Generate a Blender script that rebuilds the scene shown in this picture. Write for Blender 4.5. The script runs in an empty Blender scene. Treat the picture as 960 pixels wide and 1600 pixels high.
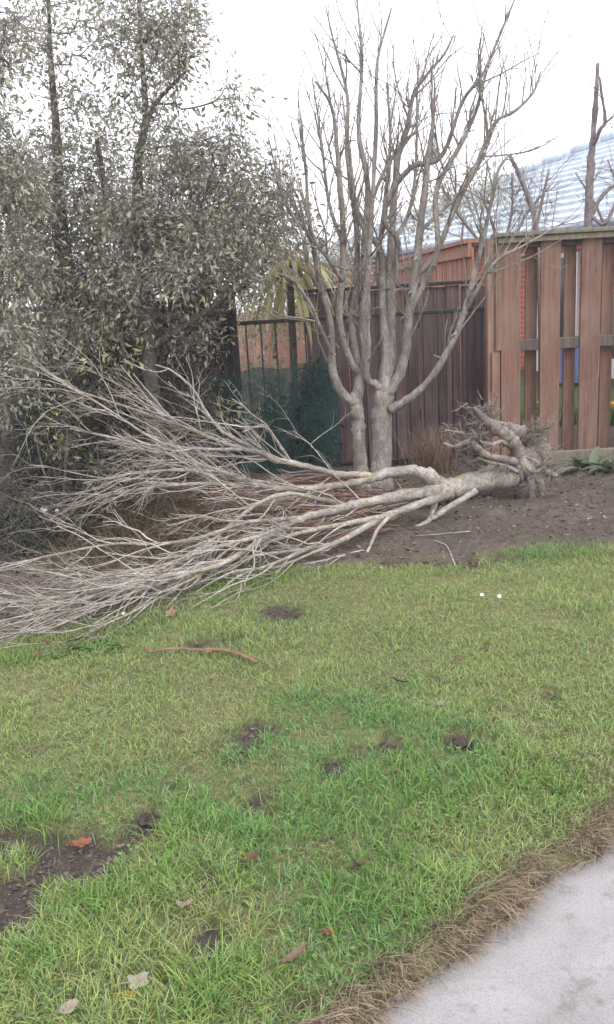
import bpy, math, random
import numpy as np
from mathutils import Matrix, Vector

random.seed(11)
rng = np.random.default_rng(11)
R = math.radians
scene = bpy.context.scene
col = scene.collection

# ------------------------------------------------------------------ camera
CAM_H, PITCH, ROLL, FPX = 1.55, R(14.5), R(3.4), 1331.0
FW = np.array([0, math.cos(PITCH), -math.sin(PITCH)])
R0 = np.array([1.0, 0, 0]); U0 = np.array([0, math.sin(PITCH), math.cos(PITCH)])
RT = math.cos(ROLL) * R0 - math.sin(ROLL) * U0
UP = math.sin(ROLL) * R0 + math.cos(ROLL) * U0
CAMP = np.array([0, 0, CAM_H])
cam = bpy.data.cameras.new('camera'); camo = bpy.data.objects.new('camera', cam); col.objects.link(camo)
m = Matrix.Identity(4)
for i in range(3):
    m[i][0], m[i][1], m[i][2], m[i][3] = RT[i], UP[i], -FW[i], CAMP[i]
camo.matrix_world = m
cam.sensor_fit = 'VERTICAL'; cam.sensor_height = 24.0; cam.lens = FPX / 1600 * 24.0
cam.clip_start = 0.05; cam.clip_end = 500
scene.camera = camo

# ------------------------------------------------------------------ sky, sun, exposure
SUN_EL, SUN_AZ = R(52), R(150)      # azimuth clockwise from +Y: high, behind and right of the viewer
w = bpy.data.worlds.new('World'); scene.world = w; w.use_nodes = True
nt = w.node_tree; nt.nodes.clear()
sky = nt.nodes.new('ShaderNodeTexSky'); sky.sky_type = 'NISHITA'; sky.sun_disc = False
sky.sun_elevation = SUN_EL; sky.sun_rotation = SUN_AZ; sky.dust_density = 3.0; sky.air_density = 1.0
hs = nt.nodes.new('ShaderNodeHueSaturation'); hs.inputs['Saturation'].default_value = 0.12
mx = nt.nodes.new('ShaderNodeMix'); mx.data_type = 'RGBA'; mx.inputs[0].default_value = 0.8
mx.inputs[7].default_value = (10.5, 10.6, 11.5, 1)       # even cloud cover over the sky texture
bg = nt.nodes.new('ShaderNodeBackground'); bg.inputs['Strength'].default_value = 0.13
ow = nt.nodes.new('ShaderNodeOutputWorld')
nt.links.new(sky.outputs[0], hs.inputs['Color']); nt.links.new(hs.outputs[0], mx.inputs[6])
nt.links.new(mx.outputs[2], bg.inputs['Color']); nt.links.new(bg.outputs[0], ow.inputs['Surface'])
sl = bpy.data.lights.new('sun', 'SUN'); sl.energy = 1.1; sl.angle = R(25); sl.color = (1, 0.97, 0.94)
so = bpy.data.objects.new('sun', sl); col.objects.link(so)
sd = Vector((math.sin(SUN_AZ) * math.cos(SUN_EL), math.cos(SUN_AZ) * math.cos(SUN_EL), math.sin(SUN_EL)))
so.rotation_euler = sd.to_track_quat('Z', 'Y').to_euler(); so.location = (3, -4, 8)
vs = scene.view_settings
vs.view_transform = 'Standard'; vs.look = 'None'; vs.exposure = 0.70; vs.gamma = 1.0; vs.use_curve_mapping = False
scene.cycles.use_denoising = True
scene.cycles.max_bounces = 6; scene.cycles.transparent_max_bounces = 24; scene.cycles.diffuse_bounces = 3

# ------------------------------------------------------------------ measuring helpers (photograph pixel -> place)
def ray(px, py):
    return FW + RT * ((px - 480) / FPX) + UP * ((800 - py) / FPX)
def P(px, py, Y):                       # the point seen at a pixel at world depth Y
    d = ray(px, py); return CAMP + d * (Y / d[1])
def G(px, py, z=0.0):                   # the point of the ground seen at a pixel
    d = ray(px, py); return CAMP + d * ((z - CAM_H) / d[2])
def pxm(Y):                             # metres per photograph pixel at depth Y
    return Y / FPX

# ------------------------------------------------------------------ noise
def _hash(ix, iy, s):
    h = (ix.astype(np.int64) * 374761393 + iy.astype(np.int64) * 668265263 + s * 974711) & 0x7fffffff
    h = (h ^ (h >> 13)) * 1274126177 & 0x7fffffff
    return ((h ^ (h >> 16)) & 0xffff) / 65535.0
def vnoise(x, y, s=0):
    x = np.asarray(x, float); y = np.asarray(y, float)
    ix = np.floor(x); iy = np.floor(y); fx = x - ix; fy = y - iy
    fx = fx * fx * (3 - 2 * fx); fy = fy * fy * (3 - 2 * fy)
    a = _hash(ix, iy, s); b = _hash(ix + 1, iy, s); c = _hash(ix, iy + 1, s); d = _hash(ix + 1, iy + 1, s)
    return a + (b - a) * fx + (c - a) * fy + (a - b - c + d) * fx * fy
def fbm(x, y, s=0, o=4):
    t = 0; a = .5; n = 0
    for k in range(o):
        t = t + a * vnoise(np.asarray(x) * 2 ** k, np.asarray(y) * 2 ** k, s + k * 17); n += a; a *= .5
    return t / n
def sstep(a, b, x):
    t = np.clip((x - a) / (b - a), 0, 1); return t * t * (3 - 2 * t)

# ------------------------------------------------------------------ mesh helpers
class MB:
    def __init__(self): self.v = []; self.q = []; self.t = []; self.c = []; self.n = 0
    def add(self, v, q=None, t=None, c=None):
        v = np.asarray(v, float).reshape(-1, 3)
        if q is not None and len(q): self.q.append(np.asarray(q, np.int64).reshape(-1, 4) + self.n)
        if t is not None and len(t): self.t.append(np.asarray(t, np.int64).reshape(-1, 3) + self.n)
        if c is None: c = np.full((len(v), 3), .5)
        c = np.asarray(c, float)
        if c.ndim == 1: c = np.tile(c, (len(v), 1))
        self.v.append(v); self.c.append(c); self.n += len(v)
    def box(self, lo, hi, c=None):
        x0, y0, z0 = lo; x1, y1, z1 = hi
        v = [(x0,y0,z0),(x1,y0,z0),(x1,y1,z0),(x0,y1,z0),(x0,y0,z1),(x1,y0,z1),(x1,y1,z1),(x0,y1,z1)]
        self.add(v, [(0,3,2,1),(4,5,6,7),(0,1,5,4),(1,2,6,5),(2,3,7,6),(3,0,4,7)], None, c)
    def tube(self, pts, rad, sides=6, c=None, cap=True):
        p = np.asarray(pts, float); r = np.asarray(rad, float); n = len(p)
        t = np.gradient(p, axis=0); t /= np.linalg.norm(t, axis=1)[:, None] + 1e-9
        m_ = t.mean(0); ref = np.eye(3)[np.argmin(np.abs(m_))]
        a = np.cross(t, ref); a /= np.linalg.norm(a, axis=1)[:, None] + 1e-9
        b = np.cross(t, a)
        th = np.arange(sides) * 2 * math.pi / sides
        ring = a[:, None, :] * np.cos(th)[None, :, None] + b[:, None, :] * np.sin(th)[None, :, None]
        v = (p[:, None, :] + ring * r[:, None, None]).reshape(-1, 3)
        i = np.arange(n - 1)[:, None] * sides; k = np.arange(sides)[None, :]; k2 = (k + 1) % sides
        q = np.stack([i + k, i + k2, i + sides + k2, i + sides + k], -1).reshape(-1, 4)
        tr = None
        if cap:
            v = np.vstack([v, p[:1], p[-1:] + t[-1:] * r[-1]])
            kk = np.arange(sides); k3 = (kk + 1) % sides; e = (n - 1) * sides
            tr = np.vstack([np.stack([kk * 0 + n * sides, k3, kk], -1), np.stack([kk * 0 + n * sides + 1, e + kk, e + k3], -1)])
        self.add(v, q, tr, c)
    def mesh(self, name, off=None, smooth=True):
        v = np.vstack(self.v); c = np.vstack(self.c)
        if off is not None: v = v - np.asarray(off)
        q = np.vstack(self.q) if self.q else np.zeros((0, 4), np.int64)
        t = np.vstack(self.t) if self.t else np.zeros((0, 3), np.int64)
        me = bpy.data.meshes.new(name)
        me.vertices.add(len(v)); me.vertices.foreach_set('co', v.astype(np.float32).ravel())
        li = np.concatenate([q.ravel(), t.ravel()])
        me.loops.add(len(li)); me.loops.foreach_set('vertex_index', li.astype(np.int32))
        ls = np.concatenate([np.arange(len(q)) * 4, len(q) * 4 + np.arange(len(t)) * 3])
        me.polygons.add(len(ls)); me.polygons.foreach_set('loop_start', ls.astype(np.int32))
        me.polygons.foreach_set('use_smooth', np.full(len(ls), smooth))
        at = me.attributes.new('Col', 'FLOAT_COLOR', 'POINT')
        at.data.foreach_set('color', np.hstack([c, np.ones((len(c), 1))]).astype(np.float32).ravel())
        me.update(calc_edges=True); me.validate()
        return me
    def build(self, name, mat, parent=None, smooth=True, base=None):
        off = np.array(parent_world(parent)) if parent else (np.array(base) if base is not None else None)
        me = self.mesh(name, off, smooth); me.materials.append(mat)
        o = bpy.data.objects.new(name, me); col.objects.link(o)
        if parent: o.parent = parent
        elif base is not None: o.location = base
        return o
def parent_world(o):
    l = Vector((0, 0, 0))
    while o: l = l + o.location; o = o.parent
    return l
def tag(o, label=None, cat=None, group=None, kind=None):
    if label: o['label'] = label
    if cat: o['category'] = cat
    if group: o['group'] = group
    if kind: o['kind'] = kind
    return o
def thing(name, label, cat, loc=(0, 0, 0), group=None):
    o = bpy.data.objects.new(name, None); o.empty_display_size = .1; col.objects.link(o); o.location = tuple(float(q) for q in loc)
    return tag(o, label, cat, group)
def inst(name, me, parent, loc, rot=(0, 0, 0), sc=(1, 1, 1)):
    o = bpy.data.objects.new(name, me); col.objects.link(o); o.location = loc; o.rotation_euler = rot; o.scale = sc
    o.parent = parent; return o
def catmull(p, n=4):
    p = np.asarray(p, float)
    if len(p) < 3: return np.array([p[0] + (p[-1] - p[0]) * t for t in np.linspace(0, 1, n + 1)])
    e = np.vstack([2 * p[0] - p[1], p, 2 * p[-1] - p[-2]]); out = []
    for i in range(1, len(e) - 2):
        for t in np.arange(n) / n:
            a, b, c, d = e[i-1], e[i], e[i+1], e[i+2]
            out.append(.5 * (2*b + (c-a)*t + (2*a-5*b+4*c-d)*t*t + (3*b-a-3*c+d)*t**3))
    out.append(e[-2]); return np.array(out)
def unit(v): v = np.asarray(v, float); return v / (np.linalg.norm(v) + 1e-9)

# ------------------------------------------------------------------ materials
def newmat(name):
    mt = bpy.data.materials.new(name); mt.use_nodes = True
    n = mt.node_tree; b = n.nodes['Principled BSDF']; return mt, n, b
def N(n, t, **kw):
    x = n.nodes.new(t)
    for k, v in kw.items():
        if k in x.inputs: x.inputs[k].default_value = v
        else: setattr(x, k, v)
    return x
def ramp(n, stops):
    r = n.nodes.new('ShaderNodeValToRGB'); e = r.color_ramp.elements
    while len(e) < len(stops): e.new(.5)
    for k, (p, c) in enumerate(stops): e[k].position = p; e[k].color = (*c, 1)
    return r
def mix(n, a, b, fac, mode='MIX'):
    x = n.nodes.new('ShaderNodeMix'); x.data_type = 'RGBA'; x.blend_type = mode
    for s, v in ((0, fac), (6, a), (7, b)):
        if hasattr(v, 'links'): n.links.new(v, x.inputs[s])
        else: x.inputs[s].default_value = v if s == 0 else (*v, 1)
    return x.outputs[2]
def bump(n, b, h, strength=.4, dist=.01):
    x = N(n, 'ShaderNodeBump', Strength=strength, Distance=dist); n.links.new(h, x.inputs['Height']); n.links.new(x.outputs[0], b.inputs['Normal'])
def objco(n, scale=(1, 1, 1)):
    tc = n.nodes.new('ShaderNodeTexCoord'); mp = n.nodes.new('ShaderNodeMapping'); mp.inputs['Scale'].default_value = scale
    n.links.new(tc.outputs['Object'], mp.inputs['Vector']); return mp.outputs[0]
def noise(n, vec, scale, detail=4, rough=.6):
    x = N(n, 'ShaderNodeTexNoise', Scale=scale, Detail=detail, Roughness=rough); n.links.new(vec, x.inputs['Vector']); return x.outputs[0]

def bark(name, dark, light, lichen=None, lich_amt=.6, scale=22, stretch=.5):
    mt, n, b = newmat(name)
    co = objco(n, (1, 1, stretch)); f = noise(n, co, scale, 6, .65); f2 = noise(n, objco(n), 5, 3)
    r = ramp(n, [(.3, dark), (.7, light)]); n.links.new(f, r.inputs[0])
    c = mix(n, r.outputs[0], tuple(x * .72 for x in dark), f2, 'MIX'); 
    r2 = ramp(n, [(.42, (0, 0, 0)), (.62, (.55, .55, .55))]); n.links.new(f2, r2.inputs[0])
    c = mix(n, r.outputs[0], tuple(x * .8 for x in dark), r2.outputs[0])
    if lichen:
        f3 = noise(n, objco(n), 9, 5, .7); r3 = ramp(n, [(lich_amt, (0, 0, 0)), (lich_amt + .08, (.8, .8, .8))]); n.links.new(f3, r3.inputs[0])
        c = mix(n, c, lichen, r3.outputs[0])
    n.links.new(c, b.inputs['Base Color']); b.inputs['Roughness'].default_value = .9; b.inputs['Specular IOR Level'].default_value = .2
    f4 = noise(n, co, scale * 4, 4, .7); r5 = ramp(n, [(.3, (.72, .72, .72)), (.68, (1.18, 1.18, 1.18))]); n.links.new(f4, r5.inputs[0]); c = mix(n, c, r5.outputs[0], 1.0, 'MULTIPLY'); n.links.new(c, b.inputs['Base Color'])
    ad = N(n, 'ShaderNodeMath', operation='ADD'); n.links.new(f, ad.inputs[0]); n.links.new(f4, ad.inputs[1]); bump(n, b, ad.outputs[0], .9, .009)
    return mt
def leafmat(name, trans=.3, rough=.55, spec=.3):
    mt, n, b = newmat(name)
    a = n.nodes.new('ShaderNodeAttribute'); a.attribute_name = 'Col'
    n.links.new(a.outputs['Color'], b.inputs['Base Color']); b.inputs['Roughness'].default_value = rough; b.inputs['Specular IOR Level'].default_value = spec
    tl = n.nodes.new('ShaderNodeBsdfTranslucent'); n.links.new(a.outputs['Color'], tl.inputs['Color'])
    ms = n.nodes.new('ShaderNodeMixShader'); ms.inputs[0].default_value = trans
    n.links.new(b.outputs[0], ms.inputs[1]); n.links.new(tl.outputs[0], ms.inputs[2]); n.links.new(ms.outputs[0], n.nodes['Material Output'].inputs['Surface'])
    return mt
def wood(name, c1, c2, grain=40, weather=None, rough=.8, vary=.25):
    mt, n, b = newmat(name)
    co = objco(n, (1, 1, .06)); f = noise(n, co, grain, 5, .6); f2 = noise(n, objco(n, (1, 1, .5)), 4, 3)
    r = ramp(n, [(.34, c1), (.66, c2)]); n.links.new(f, r.inputs[0]); c = r.outputs[0]
    f6 = noise(n, objco(n, (1, 1, .025)), grain * 2.6, 3, .6); r6 = ramp(n, [(.36, (.6, .58, .57)), (.5, (1.04, 1.04, 1.04))]); n.links.new(f6, r6.inputs[0]); c = mix(n, c, r6.outputs[0], .8, 'MULTIPLY')
    f7 = noise(n, objco(n, (1, 1, .45)), 13, 2, .5); r7 = ramp(n, [(.70, (1, 1, 1)), (.78, (.5, .45, .42))]); n.links.new(f7, r7.inputs[0]); c = mix(n, c, r7.outputs[0], .8, 'MULTIPLY')
    oi = n.nodes.new('ShaderNodeObjectInfo')
    rr = ramp(n, [(0, (1 - vary,) * 3), (1, (1 + vary * .4,) * 3)]); n.links.new(oi.outputs['Random'], rr.inputs[0])
    c = mix(n, c, rr.outputs[0], 1.0, 'MULTIPLY')
    if weather:
        r2 = ramp(n, [(.4, (0, 0, 0)), (.68, (.75, .75, .75))]); n.links.new(f2, r2.inputs[0]); c = mix(n, c, weather, r2.outputs[0])
    n.links.new(c, b.inputs['Base Color']); b.inputs['Roughness'].default_value = rough; b.inputs['Specular IOR Level'].default_value = .25
    bump(n, b, f, .35, .004)
    return mt
def plain(name, c, rough=.6, metal=0, nscale=20, var=.25, bmp=.1):
    mt, n, b = newmat(name); f = noise(n, objco(n), nscale, 4)
    r = ramp(n, [(.3, tuple(x * (1 - var) for x in c)), (.7, tuple(min(1, x * (1 + var * .5)) for x in c))]); n.links.new(f, r.inputs[0])
    n.links.new(r.outputs[0], b.inputs['Base Color']); b.inputs['Roughness'].default_value = rough; b.inputs['Metallic'].default_value = metal
    bump(n, b, f, bmp, .004); return mt

M = {}
M['bark_stand'] = bark('standing_bark', (.175, .152, .135), (.46, .415, .375), (.26, .25, .15), .60, 26, .35)
M['bark_fallen'] = bark('fallen_bark', (.21, .18, .15), (.58, .53, .47), (.34, .28, .09), .575, 26, 1)
M['bark_root'] = bark('root_bark', (.19, .155, .13), (.46, .395, .345), None, scale=30, stretch=1)
M['bark_twig'] = bark('twig_bark', (.30, .26, .225), (.64, .58, .52), None, scale=14, stretch=1)
M['bark_dark'] = bark('dark_bark', (.13, .115, .105), (.34, .305, .28), (.20, .20, .13), .62)
M['bark_back'] = bark('garden_tree_bark', (.17, .14, .14), (.33, .29, .285), None)
M['prune'] = leafmat('pruning_bark', .0, .8, .2)
M['leaf'] = leafmat('shrub_leaf', .38, .5, .4)
M['grass'] = leafmat('grass_blade', .3, .55, .3)
M['dry'] = leafmat('dry_leaf', .15, .8, .15)
M['red'] = wood('stained_paling_wood', (.15, .073, .055), (.26, .148, .113), 45, (.25, .18, .142), .85, .30)
M['cap'] = wood('weathered_cap_wood', (.15, .12, .095), (.27, .235, .19), 40, (.17, .175, .12))
M['post'] = wood('corner_post_wood', (.19, .10, .075), (.32, .19, .15), 40, (.30, .22, .17))
M['rail'] = wood('grey_rail_wood', (.075, .058, .05), (.14, .112, .096), 40)
M['bark_shade'] = bark('shrub_trunk_bark', (.085, .073, .064), (.22, .195, .172), (.14, .15, .09), .62)
M['orange'] = wood('new_orange_wood', (.31, .145, .10), (.44, .235, .165), 40, None, .8, .2)
M['oldwood'] = wood('old_dark_paling_wood', (.075, .045, .045), (.20, .13, .125), 60, (.165, .14, .14), .85, .40)
M['iron'] = plain('black_painted_iron', (.018, .018, .022), .55)
M['darkpost'] = wood('dark_post_wood', (.018, .018, .022), (.05, .048, .052), 30)

# ground
def groundmat():
    mt, n, b = newmat('ground_earth')
    a = n.nodes.new('ShaderNodeAttribute'); a.attribute_name = 'Col'
    co = objco(n); f = noise(n, co, 28, 7, .7); f2 = noise(n, co, 130, 4, .7)
    r = ramp(n, [(.25, (.5, .5, .5)), (.75, (1.45, 1.4, 1.35))]); n.links.new(f, r.inputs[0])
    c = mix(n, a.outputs['Color'], r.outputs[0], 1.0, 'MULTIPLY')
    r2 = ramp(n, [(.3, (.65, .65, .65)), (.7, (1.3, 1.3, 1.3))]); n.links.new(f2, r2.inputs[0]); c = mix(n, c, r2.outputs[0], 1.0, 'MULTIPLY')
    n.links.new(c, b.inputs['Base Color']); b.inputs['Roughness'].default_value = .95; b.inputs['Specular IOR Level'].default_value = .1
    ad = N(n, 'ShaderNodeMath', operation='ADD'); n.links.new(f, ad.inputs[0]); n.links.new(f2, ad.inputs[1]); bump(n, b, ad.outputs[0], .8, .02)
    return mt
M['ground'] = groundmat()
def concretemat():
    mt, n, b = newmat('pale_concrete'); co = objco(n)
    f = noise(n, co, 3.2, 5, .65); f2 = noise(n, co, 170, 5, .8); f3 = noise(n, co, 14, 5, .7)
    r = ramp(n, [(.3, (.225, .212, .208)), (.5, (.30, .29, .288)), (.75, (.35, .343, .343))]); n.links.new(f, r.inputs[0])
    r2 = ramp(n, [(.32, (.66, .65, .64)), (.55, (1.04, 1.04, 1.04))]); n.links.new(f2, r2.inputs[0]); c = mix(n, r.outputs[0], r2.outputs[0], 1.0, 'MULTIPLY')
    r3 = ramp(n, [(.30, (.6, .57, .53)), (.46, (1, 1, 1))]); n.links.new(f3, r3.inputs[0]); c = mix(n, c, r3.outputs[0], .8, 'MULTIPLY')
    vo = N(n, 'ShaderNodeTexVoronoi', Scale=1.15, feature='DISTANCE_TO_EDGE'); 
    wv = mix(n, co, noise(n, co, 5, 4), .12); n.links.new(wv, vo.inputs['Vector'])
    r4 = ramp(n, [(.0, (.55, .53, .5)), (.006, (1, 1, 1))]); n.links.new(vo.outputs['Distance'], r4.inputs[0]); c = mix(n, c, r4.outputs[0], .16, 'MULTIPLY')
    n.links.new(c, b.inputs['Base Color']); b.inputs['Roughness'].default_value = .85; bump(n, b, f2, .3, .003)
    return mt
M['concrete'] = concretemat()
def clothmat(name, c, tr):
    mt, n, b = newmat(name); n.links.new
    f = noise(n, objco(n), 7, 4); r = ramp(n, [(.3, tuple(x * .7 for x in c)), (.7, tuple(x * 1.35 for x in c))]); n.links.new(f, r.inputs[0]); n.links.new(r.outputs[0], b.inputs['Base Color'])
    b.inputs['Roughness'].default_value = .7
    t = n.nodes.new('ShaderNodeBsdfTransparent'); ms = n.nodes.new('ShaderNodeMixShader'); ms.inputs[0].default_value = tr
    n.links.new(b.outputs[0], ms.inputs[1]); n.links.new(t.outputs[0], ms.inputs[2]); n.links.new(ms.outputs[0], n.nodes['Material Output'].inputs['Surface'])
    return mt
M['cloth'] = clothmat('green_shade_cloth', (.017, .058, .052), .34)
M['cloth2'] = clothmat('double_shade_cloth', (.017, .042, .047), .25)
def brickmat():
    mt, n, b = newmat('orange_brick'); tc = n.nodes.new('ShaderNodeTexCoord')
    br = N(n, 'ShaderNodeTexBrick', Scale=1.0); br.inputs['Brick Width'].default_value = .23; br.inputs['Row Height'].default_value = .086; br.inputs['Mortar Size'].default_value = .006
    br.inputs['Color1'].default_value = (.46, .13, .075, 1); br.inputs['Color2'].default_value = (.36, .095, .055, 1); br.inputs['Mortar'].default_value = (.45, .36, .3, 1)
    n.links.new(tc.outputs['UV'], br.inputs['Vector']); n.links.new(br.outputs['Color'], b.inputs['Base Color']); b.inputs['Roughness'].default_value = .85
    bump(n, b, br.outputs['Fac'], -.5, .01); return mt
M['brick'] = brickmat()
M['tile'] = plain('blue_grey_roof_tile', (.50, .57, .64), .3, 0, 6, .18, .05)
M['white'] = plain('white_paint', (.78, .79, .8), .5, 0, 8, .06)
M['paper'] = plain('dull_white_paper', (.45, .45, .47), .7, 0, 30, .3)
M['glass'] = plain('dark_window_glass', (.02, .025, .03), .08, 0, 3, .1, 0)
M['gutter'] = plain('blue_gutter_metal', (.05, .06, .13), .35)
M['bluebin'] = plain('blue_plastic', (.15, .18, .36), .45)
M['soilclod'] = plain('dark_soil_clod', (.055, .04, .034), .95, 0, 40, .45, .6)

# ------------------------------------------------------------------ ground layout (taken from the photograph)
edge_px = [(-260,1060),(-120,1032),(0,1006),(90,985),(180,966),(250,938),(340,902),(430,886),(540,888),(620,884),(720,876),(800,864),(870,856),(960,856),(1100,850),(1300,840)]
EDGE = np.array([G(*p)[:2] for p in edge_px])
def edge_y(x): return np.interp(x, EDGE[:, 0], EDGE[:, 1])
pA, pB = G(556, 1600, -.03)[:2], G(960, 1314, -.03)[:2]
pd = unit(pB - pA); pn = np.array([pd[1], -pd[0]])       # pn points onto the path
def path_d(x, y):                                          # signed distance, > 0 on the path
    dd = (np.asarray(x) - pA[0]) * pn[0] + (np.asarray(y) - pA[1]) * pn[1]
    s_ = (np.asarray(x) - pA[0]) * pd[0] + (np.asarray(y) - pA[1]) * pd[1]
    return dd + .045 * (fbm(s_ * 6, s_ * 0 + 3.3, 5, 4) - .5) * 2
bare = []
for (x, y, rx, ry) in [(95,1340,135,46),(10,1410,85,80),(195,1290,55,26),(20,1310,55,26),(385,1160,46,18),(440,955,42,13),(405,1140,30,10),(560,1185,26,8),(520,1195,20,10),(720,1160,24,6),(605,1168,14,7),(230,1272,22,16),(405,1250,20,18),(760,1010,12,6),(330,1460,24,16),(120,1155,14,6),(700,880,140,10),(865,1090,14,8),(320,1010,70,10),(120,1540,40,14),(230,1545,50,14),(470,1575,40,12),(400,1130,14,6),(40,1170,24,5)]:
    c0 = G(x, y); bare.append((c0[0], c0[1], rx * c0[1] / FPX, abs(G(x, y - ry)[1] - G(x, y + ry)[1]) / 2))
for (x, y, r_) in [(228,1272,.05),(405,1248,.05),(415,1272,.04),(322,1380,.04),(328,1465,.055),(520,1198,.055),(605,1165,.045),(722,1160,.055),(385,1165,.06),(905,1355,.03),(680,1060,.03),(430,1145,.05),(265,1225,.03),(590,1075,.03)]:
    c0 = G(x, y); bare.append((c0[0], c0[1] - .01, r_ * 1.05, r_ * 1.2))
def bare_mask(x, y):
    mk = np.zeros(np.shape(x))
    wob = .95 * (fbm(np.asarray(x) * 11, np.asarray(y) * 11, 31, 4) - .5) * 2
    for (cx, cy, rx, ry) in bare:
        d = np.sqrt(((x - cx) / rx) ** 2 + ((y - cy) / ry) ** 2) + wob
        mk = np.maximum(mk, 1 - sstep(.45, 1.2, d))
    return mk
def lawn_mask(x, y):
    e = edge_y(x) + .10 * (fbm(x * 6, y * 6, 9, 3) - .5) * 2
    return (1 - sstep(-.05, .05, y - e))
def gh(x, y):
    x = np.asarray(x, float); y = np.asarray(y, float)
    lw = lawn_mask(x, y); h = .035 * (fbm(x * 1.1, y * 1.1, 2, 3) - .5) + .02 * (fbm(x * 6, y * 6, 4, 3) - .5) * lw
    near = (y < 8.4)
    bed = (1 - lw) * near
    h = h + bed * (.10 * (fbm(x * 4, y * 4, 12, 5) - .5) + .035 * (fbm(x * 22, y * 22, 14, 3) - .5)) + bed * .03
    h = h - .03 * bare_mask(x, y) * lw + .02 * bare_mask(x, y) * (fbm(x * 30, y * 30, 21, 3) - .4) * lw
    pth = path_d(x, y)
    return h * (1 - sstep(-.02, .02, pth)) + -.11 * sstep(-.03, .015, pth)

def axis(lo, hi, step, outs): 
    mid = np.arange(lo, hi + 1e-6, step); return np.concatenate([lo - np.array(outs)[::-1], mid, hi + np.array(outs)])
outs = [.1, .25, .5, 1, 2, 4, 8, 16, 32, 64]
gx = axis(-3.2, 3.6, .026, outs); gy = axis(.7, 8.0, .026, outs)
X, Y = np.meshgrid(gx, gy); Z = gh(X, Y)
lw = lawn_mask(X, Y); bm = bare_mask(X, Y); far = (Y > 8.5) * 1.0
soil = np.array([.15, .126, .108]); soil_d = np.array([.072, .06, .052]); thatch = np.array([.19, .195, .095]); nlawn = np.array([.085, .11, .05])
sv = sstep(.35, .65, fbm(X * 2.2, Y * 2.2, 40, 4))[..., None]
c_bed = soil * (1 - sv * .35) + soil_d * sv * .35
c_lawn = thatch * (.8 + .5 * fbm(X * 3, Y * 3, 50, 3)[..., None])
C = c_bed * (1 - lw[..., None]) + c_lawn * lw[..., None]
C = C * (1 - bm[..., None] * lw[..., None]) + (soil_d * 1.25) * bm[..., None] * lw[..., None]
nl = (sstep(9.0, 9.4, Y) * sstep(1.5, 1.7, X))[..., None]
C = C * (1 - nl) + nlawn * nl
under = np.exp(-(((X + 1.6) / 1.2) ** 2))[..., None] * (Y > edge_y(X))[..., None]
nxg, nyg = len(gx), len(gy)
idx = np.arange(nxg * nyg).reshape(nyg, nxg)
q = np.stack([idx[:-1, :-1], idx[:-1, 1:], idx[1:, 1:], idx[1:, :-1]], -1).reshape(-1, 4)
g = MB(); g.add(np.stack([X, Y, Z], -1).reshape(-1, 3), q, None, C.reshape(-1, 3))
tag(g.build('ground', M['ground']), 'bare earth and thin thatch under the lawn and garden bed', kind='structure')

# concrete path, a real slab beside the turf
g = MB(); L0, L1, W = -1.6, 5.0, 1.5; npth = 60
a_ = np.linspace(L0, L1, npth); top = []; bot = []
for s_ in a_:
    for t_ in (-.04, W):
        p_ = pA + pd * s_ + pn * t_; top.append((p_[0], p_[1], -.03)); bot.append((p_[0], p_[1], -.14))
tv = np.array(top); bv = np.array(bot); n2 = len(tv)
qq = []
for i in range(npth - 1):
    a0 = 2 * i; qq += [(a0, a0 + 1, a0 + 3, a0 + 2), (n2 + a0, n2 + a0 + 2, n2 + a0 + 3, n2 + a0 + 1), (a0, a0 + 2, n2 + a0 + 2, n2 + a0), (a0 + 1, n2 + a0 + 1, n2 + a0 + 3, a0 + 3)]
g.add(np.vstack([tv, bv]), qq)
tag(g.build('concrete_path', M['concrete'], smooth=False), 'pale grey concrete path cutting the lower right corner', kind='structure')

# ------------------------------------------------------------------ grass
def blades(mb, x, y, z, h, wd, lean, ang, colr, curl=1.0):
    n = len(x); p0 = np.stack([x, y, z], -1)
    dr = np.stack([np.cos(ang), np.sin(ang), 0 * ang], -1)
    fa = ang + rng.normal(0, .9, n) + math.pi / 2
    sd_ = np.stack([np.cos(fa), np.sin(fa), 0 * fa], -1)
    V = []
    for t, ww in ((0, 1.0), (.45, .9), (.8, .55)):
        c0 = p0 + dr * (lean * h * (t ** (1 + .8 * curl)))[:, None]; c0[:, 2] += h * (t - .38 * lean * t * t * curl)
        V += [c0 - sd_ * (wd * ww / 2)[:, None], c0 + sd_ * (wd * ww / 2)[:, None]]
    tp = p0 + dr * (lean * h)[:, None]; tp[:, 2] += h * (1 - .42 * lean * curl); V.append(tp)
    v = np.stack(V, 1).reshape(-1, 3); b = np.arange(n)[:, None] * 7
    q = np.concatenate([b + np.array([[0, 1, 3, 2]]), b + np.array([[2, 3, 5, 4]])], 0); t = b + np.array([[4, 5, 6]])
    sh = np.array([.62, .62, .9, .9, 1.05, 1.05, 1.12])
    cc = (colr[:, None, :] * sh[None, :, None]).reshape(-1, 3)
    mb.add(v, q, t, cc)
def lerp(a, b, t): return np.asarray(a) * (1 - t[:, None]) + np.asarray(b) * t[:, None]
NB = 400000
yy = .95 + 4.6 * rng.random(NB) ** .72
xx = (rng.random(NB) * 2 - 1) * (.62 * yy + .35)
dens = fbm(xx * 7, yy * 7, 60, 3)
keep = (lawn_mask(xx, yy) > rng.random(NB)) & (path_d(xx, yy) < -.055 + .03 * rng.random(NB)) & (bare_mask(xx, yy) < rng.random(NB) ** .5) & (dens + .22 > rng.random(NB) * .75)
thin = rng.random(NB) < np.clip(1.25 - .12 * yy, .4, 1)
xx, yy = xx[keep & thin], yy[keep & thin]
n = len(xx)
yel = sstep(.40, .66, fbm(xx * 1.2, yy * 1.2, 70, 3) + .12 * sstep(2.2, 3.6, yy) + .10 * (fbm(xx * 9, yy * 9, 71, 2) - .5))
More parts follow.
